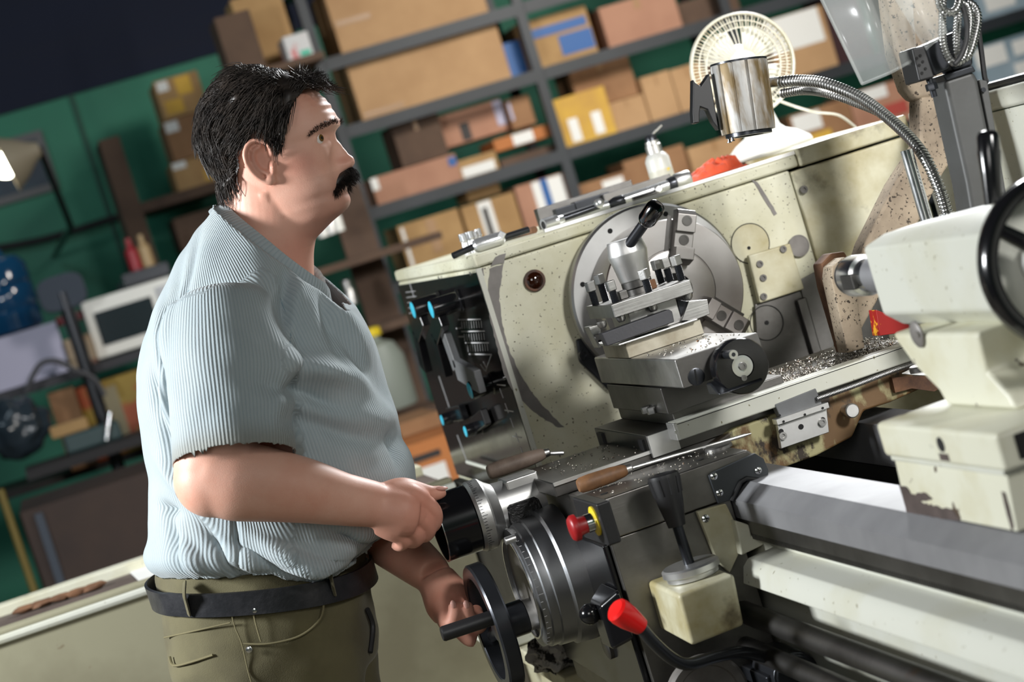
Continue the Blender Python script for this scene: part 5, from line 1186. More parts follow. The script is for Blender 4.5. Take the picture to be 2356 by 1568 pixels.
# blouse over the belt
dh=sl2_[:,2]-hem
sn=normals(shme);sc2=sc2+sn*((.010*np.exp(-((dh-.032)/.020)**2)-.014*np.exp(-(dh/.010)**2))[:,None])*(imp<1.35)[:,None]
sl2_=(sc2-np.array(MB))@TM.T
lr=np.linalg.norm(axr);ll=np.linalg.norm(axl_)
gR=np.where((rr_<.125)&(imp>1.10)&(sl2_[:,1]<-.13)&(tr>.8)&(tr<1.3),(tr-1)*lr,-9);gL=np.where((rl<.125)&(imp>1.10)&(sl2_[:,1]>.13)&(tl_>.8)&(tl_<1.3),(tl_-1)*ll,-9)
na=np.array([.122,1.566]);nb=np.array([.246,1.393])
dn=(nb-na)/np.linalg.norm(nb-na);nn=np.array([-dn[1],dn[0]])
gN=np.where((np.abs(sl2_[:,1])<.14)&(sl2_[:,2]>1.36),(sl2_[:,[0,2]]-na)@nn,-9)
gH=hem-sl2_[:,2]
VX=.0048
kill=(gR>VX)|(gL>VX)|(gN>VX)|(gH>VX)
uR=axr/lr;uL=axl_/ll;nW=np.array(TF)*nn[0]+np.array([0,0,nn[1]])
sc2=sc2-np.where(gR>0,gR,0)[:,None]*uR-np.where(gL>0,gL,0)[:,None]*uL-np.where(gN>0,gN,0)[:,None]*nW
sc2[:,2]+=np.where(gH>0,gH,0)
setco(shme,sc2)
# rib coordinate: around the sleeve or around the torso
ang=np.arctan2(sl2_[:,1],sl2_[:,0]-.085);rib=ang*.20
e1=np.cross(axr,[0,0,1]);e1/=np.linalg.norm(e1);e2=np.cross(axr,e1);e2/=np.linalg.norm(e2)
q=sc2-np.array(SR2);ribs=np.arctan2(q@e2,q@e1)*.088
insl=(rr_<.106)&(tr>-.02-.25*np.clip((sl2_[:,0]-.10)/.08,0,1))&(sl2_[:,1]<-.135-.0*tr)&((sl2_[:,1]<-.185)|(rr_<.092))
rib=np.where(insl,ribs,rib)
at=shme.attributes.new('rib','FLOAT','POINT');at.data.foreach_set('value',np.ascontiguousarray(rib,dtype=np.float32))
dirt=np.exp(-((tr-1.0)/.10)**2)*insl*.55
at=shme.attributes.new('dirt','FLOAT','POINT');at.data.foreach_set('value',np.ascontiguousarray(dirt,dtype=np.float32))
b2=bmn();b2.from_mesh(shme);b2.verts.ensure_lookup_table()
bmesh.ops.delete(b2,geom=[b2.verts[i] for i in np.where(kill)[0]],context='VERTS')
NB_=[]
for v in b2.verts:
    if v.is_boundary:
        i=v.index
        if -.009<gN[i]<=VX: NB_.append(v)
        for g,nv in ((gR[i],uR),(gL[i],uL),(gN[i],nW),(gH[i],(0,0,-1))):
            if -.009<g<=0: v.co=v.co-V(nv)*g;break
NB_=[v.co.copy() for v in NB_]
b2.to_mesh(shme);b2.free()
def shirtmat(name='pale_blue_ribbed_knit'):
    m=mat(name,srgb(170,180,183),.9,0,srgb(156,169,174),(7,.35,.75),sheen=.25)
    nt=m.node_tree;L=nt.links;B=nt.nodes['Principled BSDF'];base=B.inputs['Base Color'].links[0].from_socket
    at=N(nt,'ShaderNodeAttribute',attribute_name='rib');mu=N(nt,'ShaderNodeMath',operation='MULTIPLY');mu.inputs[1].default_value=2*PI/.0052;L.new(at.outputs['Fac'],mu.inputs[0])
    si=N(nt,'ShaderNodeMath',operation='SINE');L.new(mu.outputs[0],si.inputs[0])
    bp=N(nt,'ShaderNodeBump');bp.inputs['Strength'].default_value=.42;bp.inputs['Distance'].default_value=.0011;L.new(si.outputs[0],bp.inputs['Height'])
    nz=N(nt,'ShaderNodeTexNoise');nz.inputs['Scale'].default_value=500;L.new(N(nt,'ShaderNodeTexCoord').outputs['Object'],nz.inputs['Vector'])
    b2=N(nt,'ShaderNodeBump');b2.inputs['Strength'].default_value=.35;b2.inputs['Distance'].default_value=.001;L.new(nz.outputs['Fac'],b2.inputs['Height']);L.new(bp.outputs[0],b2.inputs['Normal']);L.new(b2.outputs[0],B.inputs['Normal'])
    mr=N(nt,'ShaderNodeMapRange');mr.inputs['From Min'].default_value=-1;mr.inputs['From Max'].default_value=-.2;mr.inputs['To Min'].default_value=.28;mr.inputs['To Max'].default_value=0;L.new(si.outputs[0],mr.inputs['Value'])
    mx=N(nt,'ShaderNodeMix',data_type='RGBA');L.new(mr.outputs[0],mx.inputs['Factor']);L.new(base,mx.inputs[6]);mx.inputs[7].default_value=c4(srgb(108,130,141))
    ad=N(nt,'ShaderNodeAttribute',attribute_name='dirt');m2=N(nt,'ShaderNodeMix',data_type='RGBA');L.new(ad.outputs['Fac'],m2.inputs['Factor']);L.new(mx.outputs[2],m2.inputs[6]);m2.inputs[7].default_value=c4(srgb(120,112,92))
    L.new(m2.outputs[2],B.inputs['Base Color']);return m
def drape(bvh,pts,r,name,m,par,lift=.0):
    P=[]
    for p in crom([V((x,y,0)) for x,y in pts],6):
        h=bvh.ray_cast(CO,ray(p.x,p.y).normalized())
        if h[0] is not None and h[0].y<3.5: P.append(h[0]+h[1]*lift)
    if len(P)>2:
        bm=bmn();tube(bm,P,r,6);o=ob(name,bm,m,par,ang=180)
        for nm in ('rib','dirt'):
            if m.name.startswith(('pale_blue','ribbed')): a=o.data.attributes.new(nm,'FLOAT','POINT')
        return o
SHM=shirtmat();shme.materials.clear()
shirt=obm('shirt',shme,SHM,PM,smooth=True,ang=180)
sm=shirt.modifiers.new('solid','SOLIDIFY');sm.thickness=.0025;sm.offset=1
sb=bvh_of(shme)
seamm=mat('shirt_seam_thread',srgb(126,146,154),.9)
drape(sb,[(352,790),(368,745),(400,700),(450,662),(510,638),(570,632),(620,660),(650,700),(668,745),(664,800)],.0016,'armhole_seam',seamm,shirt,.001)
drape(sb,[(398,985),(470,975),(560,968),(640,968),(664,980)],.0013,'sleeve_hem_stitch',seamm,shirt,.0008)
drape(sb,[(500,505),(530,560),(562,600),(568,630)],.0013,'shoulder_seam',seamm,shirt,.001)
drape(sb,[(565,632),(640,655),(655,700)],.0012,'yoke_seam',seamm,shirt,.001)
drape(sb,[(546,1205),(550,1250),(552,1312)],.0013,'side_seam',seamm,shirt,.001)
drape(sb,[(752,690),(790,740),(812,770)],.0012,'placket_edge',seamm,shirt,.001)
# collar band round the neck opening
def colpt(t):
    u=.5-.5*math.cos(t)                      # 0 nape .. 1 front
    p=na+(nb-na)*u;w=.082*abs(math.sin(t))**.8*(1-.12*u)
    return tw_(p[0],math.copysign(w,math.sin(t)),p[1]+(.004 if u<.5 else -.006*(u-.5)))
cen=sum(NB_,V((0,0,0)))/len(NB_);ux=(TF*dn[0]+V((0,0,dn[1]))).normalized()
bins=[[] for _ in range(48)]
for p in NB_:
    t=math.atan2((p-cen).dot(TL),-(p-cen).dot(ux))%(2*PI);bins[int(t/(2*PI)*48)%48].append(p)
cp=[(sum(b,V((0,0,0)))/len(b)) if b else None for b in bins]
for k in range(48):
    if cp[k] is None: cp[k]=colpt(2*PI*(k+.5)/48)
for k in range(48):
    t=2*PI*(k+.5)/48;u=.5-.5*math.cos(t);w=min(1,max(0,(u-.12)/.3));cp[k]=colpt(t).lerp(cp[k],w)
for _ in range(3): cp=[(cp[k-1]+cp[k]*2+cp[(k+1)%48])/4 for k in range(48)]
bm=bmn();cc=sum(cp,V((0,0,0)))/48;nn3=(TF*nn[0]+V((0,0,nn[1]))).normalized();rg=[]
for p in cp:
    o=(p-cc);o=(o-nn3*o.dot(nn3)).normalized()
    rg.append([bm.verts.new(p+o*a+nn3*b) for a,b in ((-.006,.010),(-.003,.013),(.004,.006),(.014,-.010),(.0145,-.014),(.007,-.010),(-.005,.004))])
for i in range(48):
    a=rg[i];b=rg[(i+1)%48]
    for k in range(7): bm.faces.new((a[k],a[(k+1)%7],b[(k+1)%7],b[k]))
colm=shirtmat('ribbed_collar');col=ob('collar',bm,colm,shirt,ang=60)
at=col.data.attributes.new('rib','FLOAT','POINT');at.data.foreach_set('value',np.repeat(np.arange(48)*.011,7).astype(np.float32))
# ---------------- trousers, belt
TR=[(1.06,.008,.156,.172),(1.012,.004,.160,.176),(.985,.003,.164,.178),(.95,-.001,.168,.182),(.90,-.008,.168,.186),(.86,-.012,.165,.187),(.82,-.012,.158,.186)]
bm=bmn();loft(bm,[sect(tw_,cx,hd,hw,z,56) for z,cx,hd,hw in TR])
for s in (-1,1): loft(bm,[[tw_(x+a*math.cos(2*PI*i/36),s*y+b*math.sin(2*PI*i/36),z) for i in range(36)] for x,y,z,a,b in ((-.01,.085,.90,.150,.098),(-.012,.09,.80,.140,.098),(-.01,.095,.70,.118,.092),(.0,.10,.50,.098,.085),(-.015,.10,.30,.090,.08),(-.02,.10,.10,.088,.078),(-.02,.10,.03,.09,.08))])
trme,tc,lap=remesh(bm,.0055,5);setco(trme,tc);tn_=normals(trme)
tl=(tc-np.array(MB))@TM.T
dz=np.array([mnoise.noise(V((p[0]*14,p[1]*14,p[2]*22)))*.006 for p in tc]);setco(trme,lap(tc+tn_*dz[:,None],1))
b2=bmn();b2.from_mesh(trme);b2.verts.ensure_lookup_table();bmesh.ops.delete(b2,geom=[v for v in b2.verts if v.co.z>1.055],context='VERTS');b2.to_mesh(trme);b2.free()
trme.materials.clear()
olive=mat('olive_canvas',srgb(96,90,62),.88,0,srgb(76,70,46),(8,.4,.7),bump=(600,.25),sheen=.15)
tro=obm('trousers',trme,olive,PM,smooth=True,ang=180)
def onside(px_,py_,lift=.0):      # pixel -> near surface of hips (ellipse section) in world
    d=ray(px_,py_)
    best=None
    for k in range(400):
        p=CO+d*(2.9+k*.0015);q=p-MB;x,y,z=q.dot(TF),q.dot(TL),q.z
        cx,hd,hw=interp(sorted(TR),z)
        if (abs(x-cx)/(hd+lift))**2.27+(abs(y)/(hw+lift))**2.27<1: return p
    return p
def seam(pts,r,name,m,par): 
    P=[onside(x,y,.006) for x,y in pts];bm=bmn();tube(bm,crom(P,6),r,6);return ob(name,bm,m,par)
sm_=mat('olive_seam',srgb(110,103,74),.9)
seam([(378,1466),(450,1450),(530,1432)],.0014,'yoke_seam',sm_,tro)
seam([(530,1400),(540,1440),(556,1480),(570,1540),(580,1575)],.0012,'side_seam',sm_,tro)
seam([(560,1480),(620,1480),(690,1462),(735,1425),(745,1385),(740,1370)],.0018,'pocket_edge',sm_,tro)
seam([(580,1400),(590,1440),(600,1475)],.0014,'pocket_stitch',sm_,tro)
seam([(390,1510),(400,1530),(440,1522),(490,1506)],.0022,'back_pocket_edge',sm_,tro)
seam([(845,1400),(858,1440),(852,1500)],.004,'fly_seam',M_['rubber'],tro)
for x,y in ((587,1403),(704,1378),(573,1493)):
    p=onside(x,y,.008);n=V((p-MB).to_tuple());n.z=0;bm=bmn();nd=(TL*-1+TF*.15).normalized();lathe(bm,p,nd,[(0,.005),(.0015,.005),(.0025,.003)],16);ob('rivet',bm,M_['chrome'],tro)
P=[onside(x,y,.008) for x,y in ((616,1392),(672,1378),(674,1387),(618,1402))];bm=bmn();prism(bm,P,TL*-.001);ob('pocket_label',bm,M_['rubber'],tro)
# belt: inclined band round the waist
bm=bmn();rg=[]
def beltc(t):
    x=.006+.167*sgnp(math.cos(t),.88);y=.183*sgnp(math.sin(t),.88);zc=.990-.075*(x-.0)/.17*.5;return x,y,zc
for k in range(72):
    t=2*PI*k/72;x,y,zc=beltc(t);o=V((x,y,0)).normalized()
    out=.002 if x>-.11 else .005
    rg.append([bm.verts.new(tw_(x+o.x*e,y+o.y*e,zc+h)) for e,h in ((out,-.019),(out+.004,-.018),(out+.0045,.018),(out,.019))])
for i in range(72):
    a=rg[i];b=rg[(i+1)%72]
    for k in range(4): bm.faces.new((a[k],a[(k+1)%4],b[(k+1)%4],b[k]))
belt=ob('belt',bm,mat('black_leather_belt',(.014,.015,.018),.38,0,(.03,.03,.034),(30,.4,.7),bump=(90,.35)),PM,ang=50)
for px_,py_ in ((425,1375),(760,1330)):
    p=onside(px_,py_-34,.013);q=onside(px_+10,py_+36,.010);bm=bmn();m_=p.lerp(q,.5)+TL*-.012
    P=crom([p,p.lerp(m_,.6)+TL*-.008,m_,q],5);bm=bmn();tube(bm,P,.008,8,sx=.35,hint=(0,1,0));ob('belt_loop',bm,olive,tro)
# shoes (outside the frame, the man stands in them)
for s in (-1,1):
    bm=bmn();loft(bm,[[tw_(x,s*.10+b*math.cos(2*PI*i/24),max(.0,h*.5+h*.5*math.sin(2*PI*i/24))) for i in range(24)] for x,b,h in ((-.10,.03,.07),(-.06,.045,.11),(.0,.048,.11),(.08,.052,.08),(.15,.046,.055),(.185,.02,.03))]);ob('shoe',bm,M_['rubber'],PM)
# ================================================================= ROOM
gw=mat('green_wall_paint',srgb(40,126,98),.6,0,srgb(34,108,86),(1.2,.4,.7))
YB=11.2
ZW=pY(240,197,YB).z
bm=bmn();box(bm,(-9,YB,0),(9,YB+.2,ZW));w=struct(ob('wall_back',bm,gw,None))
bm=bmn();box(bm,(-9,YB-.02,ZW),(9,YB+.2,5.2));struct(ob('wall_back_upper',bm,mat('dark_blue_upper_wall',srgb(8,20,46),.8,0,srgb(14,22,44),(3,.4,.7,3,(.2,1,6))),None))
bm=bmn();box(bm,(-9.2,-4,0),(-9,YB,5.2));struct(ob('wall_left',bm,gw,None))
bm=bmn();box(bm,(9,-4,0),(9.2,YB,5.2));struct(ob('wall_right',bm,gw,None))
bm=bmn();box(bm,(-9.2,-4.2,0),(9.2,-4,5.2));struct(ob('wall_front',bm,gw,None))
bm=bmn();box(bm,(-9.2,-4.2,-.1),(9.2,YB+.2,0));struct(ob('floor',bm,mat('concrete_floor',srgb(104,98,82),.75,0,srgb(78,72,58),(2,.4,.7),bump=(20,.1)),None))
bm=bmn();box(bm,(-9.2,-4.2,5.2),(9.2,YB+.2,5.3));struct(ob('ceiling',bm,mat('dark_ceiling',srgb(18,24,36),.8),None))
a=pY(170,240,YB-.01);b=pY(250,490,YB-.01)
bm=bmn();box(bm,(b.x-.012,YB-.016,1.0),(b.x+.012,YB,ZW));struct(ob('trim_1',bm,mat('wall_seam',srgb(20,76,60),.6),None))
# conduit along the wall
bm=bmn();tube(bm,crom([pY(-40,575,YB-.06),pY(100,550,YB-.06),pY(250,505,YB-.06),pY(370,470,YB-.06),pY(470,440,YB-.06)],6),.018,8);o=ob('wall_cable',bm,M_['rubber'],None);tag(o,'black cable running slack along the green wall','cable')
# ================================================================= SHELVING RACK
YS=9.0
sm2=mat('grey_rack_steel',srgb(42,47,52),.5,.1,srgb(34,38,42),(3,.4,.7))
xP1=pY(1255,215,YS).x;xP2=pY(838,470,YS).x;DX=xP1-xP2
zS=[pY(967,75,YS).z,pY(1015,228,YS).z,pY(1077,412,YS).z]
gap=(zS[0]-zS[2])/2
RK=thing('shelving_rack','grey slotted-steel shelving rack full of cardboard boxes','shelf',(xP1,YS+.25,0))
for i in (0,1,2,3,4):
    for yy in (YS,YS+.5):
        X=xP2+DX*i
        bm=bmn();prism(bm,[V((X-.022,yy,.0)),V((X+.022,yy,.0)),V((X+.022,yy+.006,.0)),V((X-.016,yy+.006,.0)),V((X-.016,yy+.04,.0)),V((X-.022,yy+.04,.0))],(0,0,3.1));ob('rack_post',bm,sm2,RK)
zl=[zS[0]+gap,zS[0],zS[1],zS[2],zS[2]-gap,zS[2]-2*gap,zS[2]-3*gap]
for z in zl:
    if z<.1: continue
    for i in (0,1,2,3):
        x0=xP2+DX*i;bm=bmn();box(bm,(x0-.02,YS+.042,z-.004),(x0+DX+.02,YS+.5,z));ob('shelf_panel',bm,sm2,RK)
        bm=bmn();box(bm,(x0+.022,YS-.004,z-.05),(x0+DX-.022,YS+.0,z+.006));ob('shelf_beam',bm,sm2,RK)
        if z==zS[0] or z==zl[0]:
            pass
cb=[mat('cardboard_tan',srgb(180,144,104),.8,0,srgb(164,128,90),(4,.4,.7)),mat('cardboard_brown',srgb(150,112,78),.8,0,srgb(128,92,62),(4,.4,.7)),mat('cardboard_pink',srgb(172,128,104),.8,0,srgb(156,112,90),(4,.4,.7)),mat('cardboard_beige',srgb(172,138,92),.8,0,srgb(150,116,74),(4,.4,.7)),mat('cardboard_orange',srgb(186,118,66),.8,0,srgb(160,96,50),(4,.4,.7)),mat('cardboard_dark',srgb(92,72,58),.85,0,srgb(70,54,44),(4,.4,.7))]
tapem=mat('brown_packing_tape',srgb(158,122,84),.3);paper=mat('white_paper_label',srgb(226,226,222),.6);bluem=mat('blue_print',srgb(16,84,150),.5);lav=mat('lavender_paper',srgb(176,174,196),.6);inkm=mat('black_ink',srgb(40,36,34),.6);yel=mat('yellow_envelope',srgb(206,164,60),.7,0,srgb(182,140,66),(5,.4,.7));greyp=mat('pale_blue_grey_plastic',srgb(150,168,180),.6,0,srgb(120,140,152),(4,.4,.7))
CART=[]
def carton(lab,bl,tr,Y,dep,m,z0=None,labels=(),tape=True,rz=0,grp='boxes on the shelving rack',name='cardboard_box',flaps=False,cat='box'):
    a=pY(*bl,Y);b=pY(*tr,Y);zb=z0 if z0 is not None else a.z
    x0,x1=a.x,b.x;h=max(b.z-zb,.04)
    for (p0,p1,q0,q1,r0,r1) in CART:
        ox=min(x1,p1)-max(x0,p0);oy=min(Y+dep,q1)-max(Y-.006,q0);oz=min(zb+h,r1)-max(zb,r0)
        if ox>0 and oy>0 and oz>0:
            if ox<.35*(x1-x0):
                if x0<p0: x1=p0-.003
                else: x0=p1+.003
            elif oz<.3*h and zb>r0: h-=r1+.001-zb;zb=r1+.001
            elif oz<.4*h and zb<=r0: h=r0-zb-.002
            else: Y=q1+.004;dep=max(.06,min(dep,YS+.49-Y))
    CART.append((x0,x1,Y-.006,Y+dep,zb,zb+h+.001));o=V(((x0+x1)/2,Y,zb))
    t=thing(name,lab,cat,o,grp);w=x1-x0
    R=Matrix.Translation(o)@Matrix.Rotation(rz,4,'Z')
    def add(nm,lo,hi,m,bev=0,par=None):
        bm=bmn();box(bm,lo,hi,M=R);return ob(nm,bm,m,par or t,bev=bev)
    bd=add('carton',(-w/2,0,.001),(w/2,dep,h),m,.004)
    if tape: add('tape_strip',(-w*.04,-.0008,h*.74),(w*.04,-.0001,h-.002),tapem);add('tape_strip',(-w*.04,.0,h),(w*.04,dep,h+.0008),tapem)
    bm=bmn()
    for li,lb in enumerate(labels):
        u0,v0,u1,v1,lm=lb;add('label',(-w/2+w*u0,-.0022-.0009*li,h*v0),(-w/2+w*u1,-.0008,h*v1),lm)
    return t
Z2=zS[1]+.001;Z3=zS[2]+.001;Z1=zS[0]+.001;Z4=zS[2]-gap+.001
YQ=YS+.05
carton('very large tan carton on the second rack shelf behind the beam',(826,250),(1135,35),YQ,.42,cb[0],Z2,((.02,.06,.28,.14,tapem),),tape=False)
carton('very large tan carton on the topmost visible rack shelf',(781,108),(1080,-120),YQ,.42,cb[0],Z1,((.02,.42,.25,.5,tapem),),tape=False)
carton('carton with blue tape strips on the second shelf right of the post',(1215,142),(1345,10),YQ+.05,.3,cb[3],Z2,((.5,.15,.98,.55,bluem),(.0,.62,.95,.80,bluem)),tape=False)
carton('blue and grey bundle beside the large tan carton',(1165,145),(1212,85),YQ+.08,.25,bluem,Z2,(),tape=False)
carton('plain brown carton at the top right of the second shelf',(1395,85),(1545,-30),YQ+.05,.3,cb[2],Z2)
carton('long pinkish carton with blue corner mark on the third shelf',(868,468),(1046,352),YQ,.35,cb[2],Z3,((.0,.55,.08,.98,paper),(.9,.6,.99,.9,bluem)),tape=False)
carton('small carton with wide white label beside the long pinkish carton',(1060,412),(1138,345),YQ+.02,.3,cb[3],Z3,((.05,.1,.9,.6,paper),),tape=False)
carton('flat dark box under the orange tray on the third shelf',(1150,370),(1290,330),YQ+.04,.3,cb[5],Z3,(),tape=False)
carton('orange open tray box with white square label on the third shelf',(1122,345),(1268,282),YQ+.02,.3,cb[4],Z3+.075,((.32,.1,.66,.95,paper),),tape=False)
carton('dark brown carton in shade standing on the long pinkish carton',(915,345),(1005,258),YQ+.04,.28,cb[5],[c for c in CART if abs(c[4]-Z3)<.01][0][5]+.001)
carton('reddish carton with black handwriting on the third shelf',(1022,350),(1150,225),YQ+.12,.3,cb[2],Z3+.16,((.30,.06,.44,.6,inkm),(.86,.2,.99,.95,lav)),tape=False)
carton('brown carton with lavender paper in the third shelf back',(1158,282),(1215,215),YQ+.06,.2,cb[1],Z3+.15,((.05,.3,.16,.9,lav),),tape=False)
carton('yellow padded envelope with two white stickers leaning on the third shelf',(1290,328),(1388,196),YQ,.08,yel,Z3,((.18,.08,.36,.55,paper),(.62,.1,.8,.55,paper)),tape=False)
carton('tan carton beside the yellow envelope on the third shelf',(1385,300),(1478,215),YQ+.04,.3,cb[0],Z3)
carton('brown carton standing on the tan one beside the yellow envelope',(1330,222),(1445,112),YQ+.05,.28,cb[1],CART[-1][5]+.001,((.6,.9,.9,.99,paper),))
carton('tall tan carton third from the post on the third shelf',(1470,262),(1538,160),YQ+.03,.3,cb[0],Z3)
carton('narrow tan carton next to the fan on the third shelf',(1540,245),(1612,140),YQ+.03,.3,cb[0],Z3)
carton('beige carton with tape strips under the third shelf at the left post',(935,598),(1052,478),YQ,.35,cb[3],Z4,((.05,.05,.1,.95,paper),(.45,.3,.6,.95,tapem)),tape=False)
carton('beige carton with vertical lettered white label on the fourth shelf',(1072,520),(1180,440),YQ+.02,.3,cb[3],Z4+.02,((.30,.0,.55,.98,paper),(.36,.12,.46,.85,inkm)),tape=False)
carton('little tan carton on top of the beige lettered carton',(1075,452),(1142,402),YQ+.05,.25,cb[3],Z4+.235,(),tape=False)
carton('brown carton with white and blue sticker on the fourth shelf',(1200,488),(1308,392),YQ,.3,cb[2],Z4,((.3,.4,.85,.98,paper),(.45,.35,.58,.99,bluem)),tape=False)
carton('dark carton at the back of the second shelf right of the blue taped one',(1352,60),(1392,0),YQ+.1,.3,cb[5],Z2,(),tape=False)
carton('dark flat carton at the back behind the fan on the second shelf',(1560,30),(1690,-30),YQ+.1,.3,cb[5],Z2,(),tape=False)
carton('brown carton behind the upright carton on the third shelf',(1300,262),(1380,232),YQ+.18,.25,cb[1],Z3+.02,(),tape=False)
carton('dark brown carton behind the fan grille on the third shelf',(1620,225),(1760,105),YQ+.05,.3,cb[5],Z3,(),tape=False)
carton('open brown carton with papers behind the tool blocks',(1330,452),(1440,392),YQ,.3,cb[1],Z4,((.5,.5,.9,.9,paper),),tape=False)
carton('brown carton behind the oil bottle on the fourth shelf',(1420,418),(1570,330),YQ+.03,.3,cb[1],Z4)
carton('tan carton behind the orange rag on the fourth shelf',(1570,385),(1700,305),YQ,.3,cb[0],Z4)
carton('tan carton with large white label above the fan',(1770,165),(1890,10),YQ,.3,cb[0],Z3,((.0,.45,.9,.99,paper),),tape=False)
carton('carton with white label right of the fan neck',(1830,330),(1950,225),YQ,.3,cb[1],Z4,((.05,.5,.5,.95,paper),(.2,.05,.6,.4,yel)),tape=False)
carton('tan carton with red print behind the gooseneck hose',(1962,310),(2120,165),YQ,.3,cb[2],Z4,((.1,.7,.5,.98,paper),(.4,.2,.7,.5,mat('red_print',srgb(170,70,60),.6))),tape=False)
carton('dark maroon panel behind the chip shield',(1905,150),(1965,-30),YQ+.05,.2,mat('maroon_panel',srgb(50,20,24),.7),Z3,(),tape=False)
carton('upper pale blue-grey crate at far right',(2255,30),(2400,-80),YQ,.4,greyp,Z3,((.1,.2,.5,.8,paper),),tape=False)
carton('lower pale blue-grey crate with papers at far right',(2262,230),(2400,62),YQ,.4,greyp,Z4,((.05,.55,.45,.95,paper),(.5,.1,.9,.45,paper),(.55,.6,.9,.9,paper),(.75,.48,.95,.58,yel)),tape=False)
a_=pY(950,1140,7.4);b_=pY(1060,1140,7.4);carton('plain lower carton carrying the white-labelled carton',(940,1300),(1070,1145),7.4,.36,cb[1],.0,(),tape=False,grp='boxes on the floor by the rack')
fl_=CART[-1][5]+.001
carton('brown carton with white square label under the control panel',(950,1140),(1060,985),7.4,.35,cb[4],fl_,((.12,.05,.62,.62,paper),(.15,.72,.6,.82,inkm)),tape=False,grp='boxes on the floor by the rack')
carton('plain brown carton lid behind the labelled floor carton',(925,1010),(1010,945),7.7,.35,cb[1],None,(),tape=False,grp='boxes on the floor by the rack')
# things left of the rack post
t=thing('plastic_canister','grey plastic canister with yellow cap on the low shelf','canister',(0,0,0));p=pY(905,940,8.2);t.location=p
bm=bmn();lathe(bm,p,(0,0,1),[(0,.10),(.01,.105),(.20,.105),(.26,.08),(.28,.035),(.30,.035)],32);ob('canister_body',bm,mat('grey_plastic',srgb(128,136,128),.5),t)
bm=bmn();lathe(bm,p+V((0,0,.30)),(0,0,1),[(0,.045),(.03,.045),(.035,.03)],20);ob('yellow_cap',bm,M_['yellow'],t)
t=thing('low_shelf','dark wooden side shelf between the worker and the rack','shelf',pY(860,980,8.3))
for (x0,y0,x1,y1) in ((790,600,1010,535),(800,770,1000,708),(830,985,1010,925)):
    a=pY(x0,y0,8.3);b=pY(x1,y1,8.3);bm=bmn();box(bm,(a.x-.3,8.25,a.z-.03),(b.x,8.6,a.z));ob('shelf_board',bm,cb[5],t)
a=pY(830,700,8.3);bm=bmn();box(bm,(a.x-.32,8.3,.0),(a.x-.27,8.6,1.6));ob('shelf_side',bm,cb[5],t)
a=pY(835,480,8.6);bm=bmn();box(bm,(a.x-.12,8.62,0),(a.x+.02,8.66,1.7));ob('shelf_back',bm,cb[5],t)
for i,(x,y,c) in enumerate(((745,545,'white'),(765,538,'satin'),(782,532,'white'),(812,700,'satin'))):
    p=pY(x,y,8.35);bm=bmn();lathe(bm,p,(0,0,1),[(0,.022),(.06,.022),(.066,.018),(.10,.02),(.105,.016)],18);o=ob('spray_tin',bm,M_[c],None);tag(o,['white tin nearest the worker\'s throat on the side shelf','silver tin between two white tins on the side shelf','white tin right of the silver one on the side shelf','silver cup on the lower board of the side shelf'][i],'tin')
# upper left stack beside the worker's hair
zo=pY(600,168,YQ-.2).z
bm=bmn();box(bm,(pY(500,168,YQ).x,YQ-.4,zo-.03),(xP2-.03,YQ+.3,zo));o=ob('overhead_shelf',bm,cb[5],RK)
carton('dark crumpled carton high up left of the grey post',(530,165),(572,20),YQ-.3,.25,cb[5],zo+.001,(),tape=False,grp='boxes by the worker\'s hair')
carton('tan carton high up behind the grey post',(575,150),(640,-30),YQ,.25,cb[3],zo+.001,(),tape=False,grp='boxes by the worker\'s hair')
carton('white bag with red and green print above the worker\'s hair',(672,160),(706,70),YQ-.3,.2,mat('white_bag',srgb(200,200,200),.6,0,srgb(196,120,120),(9,.58,.62)),zo+.001,((.5,.1,.9,.3,mat('green_print',srgb(60,180,150),.6)),),tape=False,grp='boxes by the worker\'s hair')
carton('grey plastic sheet roll leaning above the worker\'s hair',(610,150),(655,-40),YQ-.3,.12,mat('grey_film',srgb(110,112,114),.35),zo+.001,(),tape=False,grp='boxes by the worker\'s hair')
# stack of three cartons on the left against the green wall
zc_=pY(412,442,10.3).z
for i,(bl,tr,lb) in enumerate((((412,440),(500,345),((.02,.75,.3,.98,paper),(.6,.1,.8,.5,yel))),((395,348),(478,250),((.02,.7,.3,.95,paper),)),((372,255),(452,160),((.05,.7,.3,.95,paper),(.45,.5,.8,.95,yel),(.1,.1,.5,.45,yel))))):
    carton(['lowest carton of the stack left of the worker\'s head','middle carton of the stack left of the worker\'s head','top carton of the stack left of the worker\'s head'][i],bl,tr,10.3,.4,cb[3] if i!=1 else cb[1],zc_,lb,tape=False,grp='carton stack at the green wall');zc_=CART[-1][5]+.001
t=thing('wooden_rack','dark wooden rack carrying the carton stack at the green wall','shelf',pY(430,470,10.2))
for (x0,y0,x1,y1) in ((330,490,520,430),(300,262,480,205)):
    pass
a=pY(412,442,10.3);b=pY(520,425,10.3);bm=bmn();box(bm,(a.x-.2,10.2,a.z-.05),(b.x+.2,10.75,a.z-.001));ob('rack_board',bm,cb[5],t)
bm=bmn();box(bm,(a.x-.30,10.22,.0),(a.x-.2,10.7,2.3));ob('rack_side',bm,cb[5],t)
carton('dark carton below the rack board behind the worker\'s neck',(420,580),(510,470),10.3,.4,cb[5],None,(),tape=False,grp='carton stack at the green wall')
